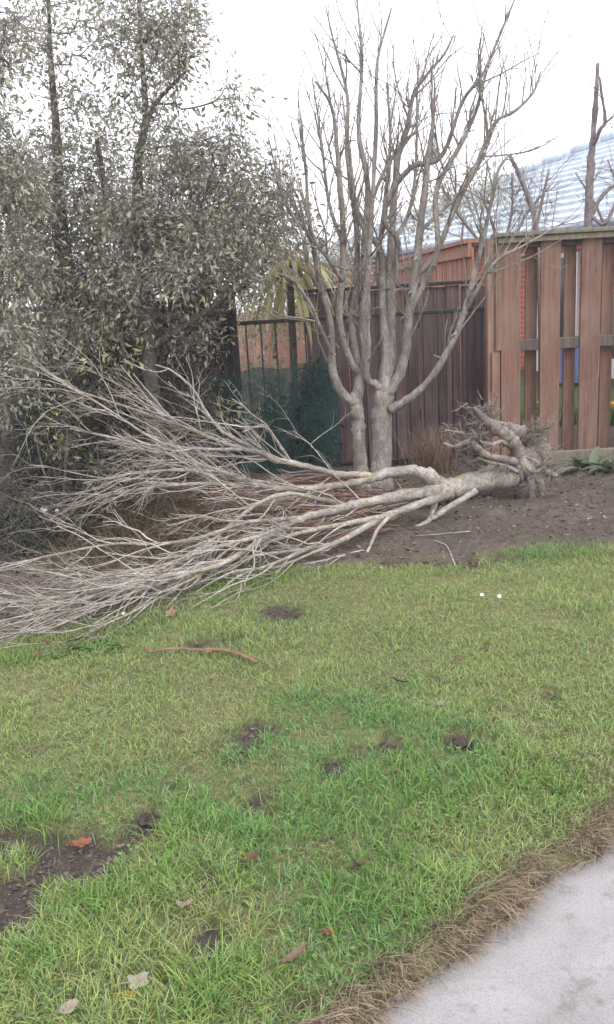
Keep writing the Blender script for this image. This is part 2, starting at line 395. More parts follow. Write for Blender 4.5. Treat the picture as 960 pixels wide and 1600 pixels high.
tall = sstep(.45, .75, fbm(xx * 3.2, yy * 3.2, 80, 3)) * .7 + .6 * np.exp(-((yy - edge_y(xx) + .12) / .12) ** 2) + .35 * sstep(2.6, 1.6, yy)
h = (.020 + .022 * rng.random(n)) * (1 + .9 * tall) * (1 - .3 * sstep(.52, .72, fbm(xx * 4.5, yy * 5.5, 75, 4)))
base = lerp((.15, .305, .08), (.30, .385, .12), yel)
base = base * (1 + .30 * rng.normal(0, 1, (n, 1))).clip(.45, 1.7)
brn = sstep(.52, .72, fbm(xx * 4.5, yy * 5.5, 75, 4)); strw = rng.random(n) < (.05 + .07 * yel + .26 * brn); base[strw] = np.array([.46, .39, .23]) * (.45 + .65 * rng.random((strw.sum(), 1)))
bl = (rng.random(n) < .12) & ~strw; base[bl] = np.array([.24, .37, .21]) * (.8 + .5 * rng.random((bl.sum(), 1)))
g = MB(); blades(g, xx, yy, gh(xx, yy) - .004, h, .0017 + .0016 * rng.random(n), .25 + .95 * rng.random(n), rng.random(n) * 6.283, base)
tag(g.build('lawn_grass', M['grass']), 'patchy green and yellowish mown lawn grass', 'grass', kind='stuff')
# long green tufts that stand out of the lawn
g = MB()
tx, ty = [], []
for (x, y, k, sp) in [(150,1420,260,.05),(330,1550,380,.07),(60,1500,160,.05),(260,1390,200,.07),(700,1270,200,.10),(800,1210,200,.10),(640,1230,140,.08),(60,1280,140,.07),(300,1300,240,.08),(560,1420,160,.08),(860,1230,180,.08),(20,1035,140,.06),(420,905,220,.10),(350,925,180,.08),(600,1330,160,.1),(480,1290,160,.1),(700,1400,160,.08)]:
    c0 = G(x, y); tx.append(c0[0] + rng.normal(0, sp, k)); ty.append(c0[1] + rng.normal(0, sp, k))
tx = np.concatenate(tx); ty = np.concatenate(ty); kk = path_d(tx, ty) < -.06; tx, ty = tx[kk], ty[kk]; n = len(tx)
cc = lerp((.12, .27, .05), (.22, .33, .085), rng.random(n)) * (.7 + .6 * rng.random((n, 1)))
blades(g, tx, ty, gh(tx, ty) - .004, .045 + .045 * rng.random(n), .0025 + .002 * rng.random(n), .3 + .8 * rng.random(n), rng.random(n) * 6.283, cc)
tag(g.build('long_grass', M['grass']), 'longer bright green grass tufts standing out of the lawn', 'grass', kind='stuff')
# dead straw fringe drooping over the path edge
g = MB(); n = 25000
s_ = -1.4 + 5.2 * rng.random(n); off_ = -.105 + .11 * rng.random(n) ** .6
wob = .045 * (fbm(s_ * 6, s_ * 0 + 3.3, 5, 4) - .5) * 2
clump = fbm(s_ * 9, off_ * 9 + 7, 91, 3); kk = clump * 1.7 - .3 > rng.random(n) * .85; s_, off_, wob, clump = s_[kk], off_[kk], wob[kk], clump[kk]; n = len(s_)
fx = pA[0] + pd[0] * s_ + pn[0] * (off_ - wob); fy = pA[1] + pd[1] * s_ + pn[1] * (off_ - wob)
an = math.atan2(pn[1], pn[0]) + rng.normal(0, .75, n)
edgy = sstep(-.15, -.02, off_)
cc = lerp((.19, .175, .09), (.43, .33, .23), edgy) * (.3 + .95 * rng.random((n, 1)))
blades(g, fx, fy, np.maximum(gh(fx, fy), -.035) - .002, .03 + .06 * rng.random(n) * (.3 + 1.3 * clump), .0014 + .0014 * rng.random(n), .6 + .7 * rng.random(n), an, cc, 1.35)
tag(g.build('dead_grass_fringe', M['grass']), 'straw brown dead grass fringe overhanging the concrete path edge', 'grass', kind='stuff')

g = MB(); n = 9000; wy = 1.3 + 3.7 * rng.random(n); wx = (rng.random(n) * 2 - 1) * (.5 * wy + .2)
k = (fbm(wx * 3.1, wy * 3.1, 95, 3) > .56) & (lawn_mask(wx, wy) > .5) & (path_d(wx, wy) < -.1) & (bare_mask(wx, wy) < .5); wx, wy = wx[k], wy[k]; n = len(wx)
th = rng.random(n) * 6.28; cz = gh(wx, wy) + .012 + .016 * rng.random(n)
def flatleaf(mb, x, y, z, th, L, W, colr):
    d = np.stack([np.cos(th), np.sin(th), .1 + 0 * th], -1); sd_ = np.stack([-np.sin(th), np.cos(th), 0 * th], -1); c0 = np.stack([x, y, z], -1); L = L[:, None]; W = W[:, None]; up = np.array([0, 0, 1.0])
    v = np.stack([c0, c0 + d * L * .35 + sd_ * W * .45, c0 + d * L * .8 + sd_ * W * .4, c0 + d * L - up * L * .1, c0 + d * L * .8 - sd_ * W * .4, c0 + d * L * .35 - sd_ * W * .45], 1).reshape(-1, 3)
    b = np.arange(len(x))[:, None] * 6; mb.add(v, np.concatenate([b + np.array([[0, 1, 2, 3]]), b + np.array([[0, 3, 4, 5]])]), None, np.repeat(colr, 6, axis=0))
flatleaf(g, wx, wy, cz, th, .008 + .010 * rng.random(n), .006 + .007 * rng.random(n), lerp((.11, .23, .06), (.22, .32, .12), rng.random(n)))
tag(g.build('lawn_weeds', M['grass']), 'small round-leaved clover and weeds mixed into the turf', 'weeds', kind='stuff')

# ------------------------------------------------------------------ boundary fences
def board_mesh(name, wd, th, ht, mat, bev=.004):
    mb = MB(); x, y = wd / 2, th / 2
    sec = [(-x + bev, -y), (x - bev, -y), (x, -y + bev), (x, y - bev), (x - bev, y), (-x + bev, y), (-x, y - bev), (-x, -y + bev)]
    v = [(a, b, 0) for a, b in sec] + [(a, b, ht) for a, b in sec]
    qd = [(i, (i + 1) % 8, 8 + (i + 1) % 8, 8 + i) for i in range(8)]
    v += [(0, 0, 0), (0, 0, ht)]
    tr = [(16, (i + 1) % 8, i) for i in range(8)] + [(17, 8 + i, 8 + (i + 1) % 8) for i in range(8)]
    mb.add(v, qd, tr); me = mb.mesh(name, None, False); me.materials.append(mat); return me
FY = 6.98
zc = P(870, 366, FY - .06)[2]                      # underside of the cap
zm = P(890, 535, FY + .05)[2]                      # middle rail
corner = P(777, 540, FY)
f1 = thing('paling_fence', 'red-brown board fence with alternating palings and grey cap behind the uprooted stump', 'fence', (corner[0], FY, 0))
bw = board_mesh('paling', .158, .022, zc - .10, M['red']); bn = board_mesh('paling_rear', .098, .022, zc - .10, M['red'])
x0 = P(798, 540, FY)[0] - corner[0]; pitch_ = (P(920, 540, FY)[0] - P(798, 540, FY)[0]) / 2
for k in range(9):
    inst('paling', bw, f1, (x0 + k * pitch_ + random.uniform(-.006, .006), random.uniform(-.003, .003), .10 + random.uniform(-.01, .01)), (0, random.uniform(-.004, .004), random.uniform(-.02, .02)))
    inst('rear_paling', bn, f1, (x0 + k * pitch_ + (P(829, 540, FY + .1)[0] - P(798, 540, FY)[0]) + random.uniform(-.008, .008), .10, .10 + random.uniform(-.015, .015)), (0, random.uniform(-.006, .006), 0))
LN = 9 * pitch_
def rail(nm, x0, x1, y0, y1, z0, z1, mat, par):
    mb = MB(); b = .005
    sec = [(y0, z0 + b), (y0, z1 - b), (y0 + b, z1), (y1 - b, z1), (y1, z1 - b), (y1, z0 + b), (y1 - b, z0), (y0 + b, z0)]
    v = []
    for xx_ in np.linspace(x0, x1, 5): v += [(xx_, a, c_) for a, c_ in sec]
    qd = [(8 * s + i, 8 * s + (i + 1) % 8, 8 * s + 8 + (i + 1) % 8, 8 * s + 8 + i) for s in range(4) for i in range(8)]
    v += [(x0, (y0 + y1) / 2, (z0 + z1) / 2), (x1, (y0 + y1) / 2, (z0 + z1) / 2)]
    tr = [(40, i, (i + 1) % 8) for i in range(8)] + [(41, 32 + (i + 1) % 8, 32 + i) for i in range(8)]
    mb.add(v, qd, tr); me = mb.mesh(nm, None, False); me.materials.append(mat); return inst(nm, me, par, (0, 0, 0))
rail('cap_rail', -.02, LN, -.075, .135, zc + .002, zc + .035, M['cap'], f1)
rail('top_rail', .02, LN, .013, .085, zc - .085, zc - .002, M['rail'], f1)
rail('middle_rail', .02, LN, .013, .085, zm - .045, zm + .045, M['rail'], f1)
fr = rail('cap_fascia', .0, LN, -.052, -.014, zc - .045, zc, M['cap'], f1)
rail('plinth_board', .16, LN, -.075, -.02, -.03, .15, M['cap'], f1)
pm = board_mesh('corner_post', .10, .10, zc - .002, M['post']); inst('corner_post', pm, f1, (-.03, .04, 0))
pm2 = board_mesh('post_facing', .06, .02, zm - .04, M['post']); inst('post_facing', pm2, f1, (-.022, -.022, 0))
pm3 = board_mesh('post_batten', .05, .02, zc - zm - .01, M['post']); inst('post_facing', pm3, f1, (.005, -.022, zm - .025))

# side fence of new orange timber running back from the corner
f2 = thing('paling_fence', 'orange timber side fence running back from the corner post to the house', 'fence', (corner[0] - .05, FY + .15, 0))
bo = board_mesh('side_paling', .095, .02, zc - .10, M['orange'], .003)
me_y = []
for k in range(72):
    o = inst('paling', bo, f2, (random.uniform(-.004, .004) - .035 * (k + 4.5) * .1 * .75, .52 + k * .1035, .06 + random.uniform(-.01, .01)), (0, 0, math.pi / 2 + random.uniform(-.02, .02)))
mb = MB()
def slab(mb, a, b, wd, z0, z1):
    a = np.array(a); b = np.array(b); d = unit(b - a); nn = np.array([-d[1], d[0]]) * wd / 2
    pts = [a - nn, a + nn, b + nn, b - nn]
    v = [(p[0], p[1], z) for z in (z0, z1) for p in pts]
    mb.add(v, [(0,1,2,3),(4,7,6,5),(0,4,5,1),(1,5,6,2),(2,6,7,3),(3,7,4,0)])
b0 = np.array([corner[0] - .06, FY + .62]); b1 = b0 + np.array([-.035 * 7.2 * .75, 7.42])
slab(mb, b0, b1, .16, zc + .001, zc + .035); mb.build('cap_rail', M['orange'], f2, False)
mb = MB(); slab(mb, b0 + [-.03, 0], b1 + [-.03, 0], .03, zc - .11, zc - .002); mb.build('fascia', M['orange'], f2, False)
mb = MB(); slab(mb, b0 + [.045, 0], b1 + [.045, 0], .05, .5, .59); slab(mb, b0 + [.045, 0], b1 + [.045, 0], .05, 1.35, 1.44); mb.build('rail', M['cap'], f2, False)

# old dark board fence behind the railing
OY = 7.5
def oldfence(xa, xb, ztop, label):
    t = thing('board_fence', label, 'fence', (xa, OY, 0)); k = 0; x = .06
    ms = board_mesh('old_board', .118, .018, ztop - .03, M['oldwood'], .003)
    while x < xb - xa:
        inst('board', ms, t, (x, .012 * (k % 2) + random.uniform(-.003, .003), .02 + random.uniform(-.018, .012)), (0, random.uniform(-.008, .008), random.uniform(-.03, .03)))
        x += .119 + random.uniform(0, .004); k += 1
    rail('cap_rail', 0, xb - xa, -.035, .045, ztop - .005, ztop + .025, M['darkpost'], t)
    rail('rail', 0, xb - xa, .028, .07, .4, .48, M['darkpost'], t); rail('rail', 0, xb - xa, .028, .07, ztop - .35, ztop - .27, M['darkpost'], t)
    return t
zo = P(770, 440, OY)[2]
oldfence(P(478, 520, OY)[0], P(776, 520, OY)[0], zo, 'dark weathered board fence behind the bare standing tree')
oldfence(-4.6, P(345, 520, OY)[0], zo - .02, 'dark board fence added unseen behind the left shrubs to block the sky')  # unseen dark backing, added to block bright sky behind the shrubs

# black railing with shade cloth
RY = 7.32
zr = P(700, 489, RY)[2]
rx0, rx1 = -3.2, P(771, 500, RY)[0]
t = thing('metal_railing', 'black metal railing with thin upright bars between tree and fence corner', 'railing', (rx0, RY, 0))
mb = MB(); mb.tube([(0, 0, 0), (0, 0, .3), (0, 0, zr)], [.008] * 3, 6); bar = mb.mesh('bar'); bar.materials.append(M['iron'])
nb = int((rx1 - rx0) / .124)
for k in range(nb): inst('bar', bar, t, (.05 + k * .124, 0, .01))
rail('top_rail', 0, rx1 - rx0, -.016, .016, zr, zr + .032, M['iron'], t); rail('bottom_rail', 0, rx1 - rx0, -.014, .014, .06, .09, M['iron'], t)
pm = board_mesh('railing_post', .05, .05, zr + .03, M['iron']); 
for xx_ in (rx1 - rx0 - .02, 1.9 + .45): inst('post', pm, t, (xx_, .032, 0))
px_ = P(360, 560, RY + .05)
t2 = thing('timber_post', 'thick dark post standing in the green shade cloth left of the yellow strap leaves', 'post', (px_[0], RY + .1, 0))
hp = P(360, 447, RY + .1)[2]
pm = board_mesh('shaft', .15, .12, hp, M['darkpost'], .012); inst('shaft', pm, t2, (0, 0, -.02)); pm = board_mesh('post_cap', .18, .15, .03, M['darkpost'], .008); inst('post_cap', pm, t2, (0, 0, hp - .018))
# cloth
def sheet(mb, xa, xb, ztop, zbot, y, nx=50, nz=16, amp=.012, s=0):
    u = np.linspace(0, 1, nx); v_ = np.linspace(0, 1, nz); U, V = np.meshgrid(u, v_)
    xs = xa + (xb - xa) * U; zt = np.array([ztop(q) for q in xs[0]])[None, :]; zs = zt + (zbot - zt) * V
    ys = y + amp * np.sin(xs * 17 + s + 2 * V) * (.4 + V) + .5 * amp * (fbm(xs * 8, zs * 6, 33 + s, 3) - .5) * 2
    i = np.arange(nx * nz).reshape(nz, nx); q = np.stack([i[:-1, :-1], i[1:, :-1], i[1:, 1:], i[:-1, 1:]], -1).reshape(-1, 4)
    mb.add(np.stack([xs, ys, zs], -1).reshape(-1, 3), q)
zA, zB = P(380, 577, RY)[2], P(525, 561, RY)[2]; xA, xB = P(380, 577, RY)[0], P(525, 561, RY)[0]
cl = thing('shade_cloth', 'dark green translucent shade cloth tied along the railing', 'shade cloth', (xA, RY - .03, 0))
mb = MB(); sheet(mb, -2.6, P(528, 600, RY)[0], lambda q: zA + (zB - zA) * (q - xA) / (xB - xA) * (q > xA) + .012 * math.sin(q * 13) - .015 * abs(math.sin(q * 9)), .02, RY - .045, 90, 18, .022); mb.build('cloth', M['cloth'], cl)
# ------------------------------------------------------------------ branch growing
def grow(mb, p, d, L, r, lev, spread=.45, bend=.22, drift=(0, 0, 0), kids=(3, 5), sides=5, c=None, seg=None, tipr=.35):
    d = unit(d); n_ = seg or (5 if lev else 4); pts = [np.array(p, float)]
    for k in range(n_):
        d = unit(d + rng.normal(0, bend, 3) / math.sqrt(n_) * 1.2 + np.array(drift) / n_)
        pts.append(pts[-1] + d * L / n_)
    pts = np.array(pts); rr = np.linspace(r, r * tipr, len(pts))
    sm = catmull(pts, 2); mb.tube(sm, np.interp(np.linspace(0, 1, len(sm)), np.linspace(0, 1, len(rr)), rr), sides if r > .004 else 4, c)
    if lev > 0:
        for k in range(rng.integers(kids[0], kids[1] + 1)):
            u = .25 + .7 * rng.random(); i = min(int(u * n_), n_ - 1); q_ = pts[i] + (pts[i + 1] - pts[i]) * (u * n_ - i)
            dd = unit(unit(pts[i + 1] - pts[i]) + rng.normal(0, spread, 3))
            grow(mb, q_, dd, L * (.4 + .35 * rng.random()) * (1.15 - .4 * u), r * (1 - u * .6) * .62, lev - 1, spread, bend, drift, kids, sides, c, None, tipr)
    return pts
def limb(mb, pl, n=5, sides=8, rough=.06, c=None):
    """pl: (px, py, Y, width in photograph pixels)"""
    p = np.array([P(a, b, y) for a, b, y, _ in pl]); r = np.array([w_ * .5 * y / FPX for _, _, y, w_ in pl])
    s = catmull(p, n); rr = np.interp(np.linspace(0, len(p) - 1, len(s)), np.arange(len(p)), r)
    bp = np.zeros(len(s))
    for _ in range(max(1, len(s) // 9)): bp += (.04 + .14 * rng.random()) * np.exp(-((np.arange(len(s)) - rng.random() * len(s)) / .9) ** 2)
    rr = rr * (1 + rough * rng.normal(0, 1, len(s)) + bp); jit = rng.normal(0, 1, s.shape) * rr[:, None] * rough * 1.5; jit[0] = 0
    mb.tube(s + jit, rr, sides, c); return s + jit, rr

# ------------------------------------------------------------------ the bare standing tree
TB = 6.4
bt = P(588, 778, TB); bt[2] = 0
tr_ = thing('bare_tree', 'bare many-stemmed grey tree standing upright before the dark fence', 'tree', bt)
mb = MB(); limb(mb, [(596, 800, TB, 50), (595, 772, TB, 42), (596, 735, TB, 35), (597, 690, TB, 32), (597, 650, TB, 31), (599, 620, TB, 30), (601, 600, TB, 24), (603, 580, TB, 14)], 5, 14, .03)
limb(mb, [(574, 800, TB - .02, 38), (567, 755, TB - .02, 27), (563, 722, TB, 23), (561, 690, TB, 20), (560, 660, TB, 20), (557, 635, TB, 22), (554, 615, TB, 13)], 5, 12, .035)
mb.build('trunk', M['bark_stand'], tr_)
stems = [
 # from the left trunk
 [(557,634,0,20),(540,618,0,20),(527,603,-.02,19),(519,569,-.05,17),(517,506,-.1,15),(505,459,-.14,13),(492,397,-.2,11),(482,330,-.25,8),(478,260,-.3,5),(470,190,-.35,3)],
 [(557,628,0,24),(564,587,0,23),(572,556,.02,22),(572,491,.05,19),(571,381,.1,16),(575,290,.15,12),(561,205,.2,9),(566,95,.25,6),(560,20,.3,4),(556,-40,.3,3)],
 [(566,584,0,15),(549,566,-.05,15),(530,500,-.1,13),(536,428,-.15,15),(536,350,-.2,13),(528,242,-.25,9),(519,169,-.3,6),(494,128,-.35,4)],
 [(560,580,0,15),(553,535,.05,16),(549,500,.1,16),(558,444,.15,13),(557,350,.2,12),(543,240,.25,9),(543,150,.3,7),(522,66,.35,4),(509,10,.4,2.5)],
 # from the right trunk
 [(598,615,0,20),(588,600,-.03,16),(576,594,-.06,13),(571,560,-.08,14),(566,500,-.15,12),(575,430,-.2,12),(580,350,-.2,10),(588,205,-.25,8),(588,145,-.3,7),(591,91,-.3,5),(612,12,-.35,3)],
 [(601,600,0,24),(605,556,.02,22),(600,491,.06,18),(596,397,.1,14),(576,365,.1,11),(560,340,.1,8),(548,250,.15,5),(535,150,.2,3)],
 [(602,605,0,24),(611,550,.03,22),(611,444,.08,19),(613,350,.14,16),(622,250,.2,11),(634,211,.2,9),(646,151,.25,7),(664,121,.25,6),(694,85,.3,5),(709,55,.3,3)],
 [(603,618,-.02,22),(617,600,-.05,20),(634,553,-.1,20),(639,491,-.15,19),(649,428,-.2,18),(658,350,-.25,15),(670,242,-.3,11),(677,190,-.3,7),(680,120,-.3,3)],
 [(640,488,-.14,14),(664,440,-.2,13),(684,390,-.28,12),(682,300,-.3,10),(718,230,-.35,9),(735,195,-.35,8),(749,157,-.4,6),(752,100,-.4,3)],
 [(612,440,.08,13),(622,380,.0,12),(600,340,-.1,11),(619,290,-.2,11),(646,260,-.25,11),(682,251,-.3,10),(700,224,-.3,8),(724,157,-.35,7),(755,115,-.4,6),(779,60,-.4,5),(806,-5,-.4,3)],
 [(652,430,-.2,12),(680,400,-.25,11),(706,338,-.3,10),(743,260,-.35,8),(773,193,-.4,7),(803,175,-.4,6),(833,145,-.4,5),(845,112,-.4,3)],
 [(611,640,-.05,20),(630,629,-.1,17),(664,602,-.2,15),(699,550,-.3,13),(723,495,-.35,12),(740,433,-.4,11),(757,364,-.45,9),(767,320,-.5,7),(779,266,-.5,6),(797,241,-.5,4)],
 [(727,485,-.36,9),(750,445,-.45,8),(778,406,-.55,7),(822,382,-.6,5),(870,354,-.6,3),(890,345,-.6,2)],
 [(522,560,-.05,9),(500,510,-.2,8),(488,480,-.25,7),(460,440,-.35,6),(430,425,-.4,4)],
 [(503,460,-.14,9),(485,420,-.3,8),(470,360,-.35,6),(440,300,-.4,4),(420,215,-.4,2.5)],
 [(536,440,-.15,10),(510,400,-.3,8),(493,375,-.35,6),(470,300,-.4,4)],
 [(600,480,.06,10),(590,420,.3,10),(600,330,.4,8),(610,220,.5,6),(605,130,.5,4)],
 [(613,380,.1,9),(640,330,.3,8),(650,260,.4,6),(652,150,.45,4),(655,90,.45,2.5)],
 [(536,380,-.2,9),(515,320,-.1,7),(505,240,-.05,5),(497,180,0,3.5),(488,120,0,2.5)],
 [(575,330,.12,8),(600,270,.1,7),(640,200,.05,5),(636,150,.05,3)],
 [(658,360,-.25,9),(690,330,-.1,7),(730,290,0,5),(760,235,0,3),(775,180,.1,2)],
]
for pl in stems:
    mb = MB(); s, rr = limb(mb, [(a, b, TB + d * 1.0, w_ * .74) for a, b, d, w_ in pl], 5, 9, .045)
    st = mb.build('stem', M['bark_stand'], tr_)
    tw = MB(); k = 0
    for j in range(10):
        u = .25 + .72 * rng.random(); i = int(u * (len(s) - 1)); tg = unit(s[min(i + 1, len(s) - 1)] - s[i])
        out = rng.normal(0, .55, 3); d = unit(tg * .9 + out + np.array([0, 0, .35]))
        grow(tw, s[i], d, (.22 + .45 * rng.random()) * (1 - .25 * u), min(.0075, rr[i] * .55), 1, .35, .28, (0, 0, .35), (1, 4), 5, None, None, .45)
    for j in range(8):      # fine upright shoots
        u = .3 + .69 * rng.random(); i = int(u * (len(s) - 1))
        grow(tw, s[i], unit(np.array([rng.normal(0, .3), rng.normal(0, .3), 1])), .22 + .42 * rng.random(), .0036, 1, .25, .22, (0, 0, .3), (1, 3), 4, None, None, .5)
    for j in range(5):      # pruned stubs
        i = int((.15 + .7 * rng.random()) * (len(s) - 1)); d = unit(rng.normal(0, 1, 3) + np.array([0, 0, .3]))
        tw.tube([s[i], s[i] + d * (rr[i] + .02), s[i] + d * (rr[i] + .03 + .03 * rng.random())], [rr[i] * .4, rr[i] * .32, rr[i] * .26], 5)
    tag(tw.build('twigs', M['bark_stand'], st), kind='stuff')

# ------------------------------------------------------------------ the uprooted fallen tree
FYr = 5.98
def H(px, py, z, w_): return (px, py, G(px, py, z)[1], w_)      # a limb point by its height over the soil
ft_base = P(815, 772, FYr); ft_base[2] = 0
ft = thing('fallen_tree', 'uprooted bare tree lying across the bed with its roots by the fence', 'fallen tree', ft_base)
mb = MB(); limb(mb, [(838, 718, FYr + .03, 40), (824, 726, FYr + .02, 54), (806, 734, FYr, 47), (785, 742, FYr - .03, 40), (750, 751, FYr - .1, 35), (715, 760, FYr - .17, 33), (690, 767, FYr - .22, 34), (670, 769, FYr - .27, 24), (655, 771, FYr - .3, 12)], 6, 16, .035)
mb.build('trunk', M['bark_fallen'], ft)
UPPER = [
 ([(700,764,-.2,26),(683,752,-.22,27),(665,741,-.24,26),(642,735,-.26,21),(615,738,-.27,20),(590,744,-.28,18),(570,749,-.28,15)], 0),
 ([(585,745,-.28,14),(560,741,-.28,13),(530,741,-.3,12),(500,734,-.32,11),(465,725,-.34,11),(430,718,-.36,11),(412,709,-.38,10),(385,702,-.4,9),(345,690,-.45,7),(290,668,-.5,5.5),(210,640,-.5,4.5),(120,610,-.5,3)], 20),
 ([(585,746,-.28,15),(555,754,-.3,14),(520,760,-.32,13),(470,764,-.36,13),(420,762,-.4,12),(385,752,-.43,10),(345,736,-.48,8),(290,718,-.52,6.5),(200,690,-.6,5),(110,670,-.65,3)], 20),
 ([(420,762,-.4,9),(370,758,-.45,8),(310,756,-.6,6.5),(240,762,-.7,5),(170,770,-.75,3)], 9),
 ([(412,709,-.38,8),(375,690,-.38,7),(345,672,-.38,6),(320,640,-.36,5),(302,608,-.36,4.5),(270,580,-.36,3.5),(243,570,-.36,3)], 3),
 ([(385,702,-.4,7),(320,702,-.5,6.5),(250,690,-.55,5),(170,640,-.6,4),(80,585,-.6,2.5)], 14),
 ([(345,736,-.48,6.5),(300,735,-.55,5.5),(220,738,-.65,4.5),(130,755,-.75,3)], 9),
 ([(455,722,-.34,6),(430,685,-.4,5.5),(418,668,-.45,5),(405,665,-.45,4),(380,675,-.5,3)], 2),
]
LOWER = [
 ([(690,770,.24,24),(660,771,.24,23),(620,776,.24,21),(590,782,.22,19),(550,790,.21,17),(510,800,.20,15),(475,809,.20,14),(440,825,.19,12),(400,850,.17,11),(350,880,.14,9),(300,895,.14,7.5),(240,915,.13,6),(150,945,.11,5),(20,975,.09,3)], 30),
 ([(545,791,.21,10),(500,780,.26,9),(450,772,.33,8.5),(410,784,.32,8),(370,812,.27,7),(330,846,.2,6),(280,878,.17,5),(200,898,.16,4.5),(100,912,.15,3)], 12),
 ([(475,809,.20,9),(430,812,.24,8),(380,818,.26,7),(320,838,.23,6.5),(250,850,.23,6),(180,850,.26,5),(90,866,.23,4),(0,888,.2,3)], 10),
 ([(440,825,.19,9),(400,840,.2,9),(340,855,.19,8),(260,885,.17,6.5),(150,925,.15,5),(0,942,.15,4)], 22),
 ([(690,776,.22,16),(650,790,.19,15),(600,808,.15,13),(560,830,.12,11),(520,850,.1,10),(480,858,.1,8),(430,880,.08,6),(370,900,.06,4)], 10),
 ([(610,805,.16,10),(560,815,.16,9.5),(500,826,.15,8.5),(450,838,.15,7.5),(380,862,.14,6.5),(300,905,.1,5.5),(210,955,.06,4),(140,985,.04,3)], 20),
 ([(300,895,.14,6),(240,905,.16,5),(130,935,.14,4.5),(0,972,.1,3)], 14),
 ([(745,766,.22,12),(715,785,.15,12),(690,800,.1,10),(665,817,.05,8),(650,822,.04,5)], 0),
 ([(683,780,.18,12),(676,798,.12,10),(668,820,.03,7)], 0),
 ([(610,806,.16,8),(590,828,.1,7),(580,850,.06,6),(572,868,.02,4.5)], 1),
 ([(560,828,.12,7),(520,850,.1,6),(470,872,.07,5),(425,890,.04,4)], 4),
 ([(480,858,.1,6),(400,868,.12,6),(300,890,.12,5),(180,940,.1,4),(60,990,.05,3)], 16),
]
gdrift = {True: (-.35, 0, .02), False: (-.4, -.2, -.06)}
for li, (pl, nt_) in enumerate(UPPER + LOWER):
    upper = li < len(UPPER)
    mb = MB(); s, rr = limb(mb, [(a, b, FYr + d, w_ * .88) for a, b, d, w_ in pl] if upper else [H(*q_[:3], q_[3] * .88) for q_ in pl], 5, 9, .06)
    br = mb.build('branch', M['bark_fallen'], ft)
    if nt_:
        tw = MB()
        for j in range(int(nt_ * (1.25 if upper else 1))):
            u = .18 + .8 * rng.random() ** .8; i = int(u * (len(s) - 1)); tg = unit(s[min(i + 1, len(s) - 1)] - s[i - 1])
            d = unit(tg + rng.normal(0, .36, 3) * np.array([.8, .8, 1.0]) + np.array([-.14, 0, .04 if upper else -.02]))
            grow(tw, s[i], d, (.24 if upper else .30) + .42 * rng.random(), min(.0060, rr[i] * .6), 2 if nt_ > 8 else 1, .36, .34, gdrift[upper], (2, 4), 5, None, None, .4)
        # nothing sinks under the soil
        for a in tw.v:
            zg = gh(a[:, 0], a[:, 1]) + .006; a[:, 2] = np.where(a[:, 2] < zg, zg + .25 * (zg - a[:, 2]).clip(0, .12), a[:, 2])
        tag(tw.build('twigs', M['bark_twig'], br), kind='stuff')
# root plate
rp = MB()
limb(rp, [(806, 734, FYr, 40), (826, 722, FYr + .01, 52), (840, 706, FYr + .05, 44), (846, 690, FYr + .09, 22)], 6, 14, .07)
rpo = rp.build('root_plate', M['bark_root'], ft)
ROOTS = [
 [(818,725,0,30),(808,702,-.05,26),(798,686,-.08,25),(782,673,-.1,24),(765,660,-.1,20),(752,648,-.1,13),(742,638,-.1,7)],
 [(846,712,.05,36),(834,694,.05,38),(816,680,.05,32),(796,671,.03,24),(778,664,.0,17),(765,648,0,11),(758,634,0,6)],
 [(806,722,-.08,16),(788,717,-.15,15),(766,713,-.2,14),(748,702,-.2,13),(736,690,-.2,11),(722,694,-.2,9),(708,698,-.2,7),(694,692,-.2,4)],
 [(800,700,-.05,12),(785,690,-.12,10),(770,694,-.16,8),(752,690,-.2,6),(738,672,-.2,4)],
 [(810,738,-.1,9),(790,728,-.16,8),(765,722,-.2,6),(748,716,-.2,4)],
 [(778,733,0,15),(757,734,.1,14),(742,729,.12,12),(733,722,.1,9),(724,712,.1,5)],
 [(834,733,-.05,22),(841,748,-.1,19),(846,764,-.12,14),(849,776,-.13,8)],
 [(830,737,-.06,16),(831,757,-.12,13),(833,780,-.14,7)],
 [(840,728,-.02,22),(854,737,-.08,18),(869,743,-.12,9)],
 [(784,676,0,13),(760,678,.05,11),(735,680,.08,9),(712,675,.1,6),(696,672,.12,3)],
 [(842,700,.1,14),(848,680,.15,9),(852,668,.16,4)],
 [(822,728,-.1,9),(835,738,-.15,7),(850,728,-.18,6),(853,714,-.18,3)],
]
for pl in ROOTS:
    mb = MB(); s, rr = limb(mb, [(a, b, FYr + d, w_ * .8) for a, b, d, w_ in pl], 6, 9, .06); rt = mb.build('root', M['bark_root'], ft)
    tw = MB()
    for j in range(24):
        u = .2 + .78 * rng.random(); i = int(u * (len(s) - 1)); tg = unit(s[min(i + 1, len(s) - 1)] - s[i - 1])
        grow(tw, s[i], unit(tg * .6 + rng.normal(0, .6, 3)), .05 + .11 * rng.random(), .0045, 1, .5, .4, (0, 0, -.1), (1, 3), 4)
    tag(tw.build('rootlets', M['bark_root'], rt), kind='stuff')
tw = MB()
for j in range(170):
    a = 6.283 * rng.random(); c0 = P(830 + 18 * math.cos(a) * rng.random(), 700 + 26 * math.sin(a), FYr + .02)
    grow(tw, c0, unit(np.array([.3, -.5, .35]) + rng.normal(0, .7, 3)), .06 + .13 * rng.random(), .0042, 1, .45, .35, (0, 0, -.2), (1, 2), 4)
for j in range(70):
    c0 = P(762 + rng.normal(0, 13), 652 + rng.normal(0, 11), FYr - .08)
    grow(tw, c0, unit(np.array([-.5, -.2, .25]) + rng.normal(0, .7, 3)), .05 + .11 * rng.random(), .0058, 1, .4, .4, (0, 0, 0), (1, 2), 4)
tag(tw.build('fine_roots', M['bark_root'], rpo), kind='stuff')

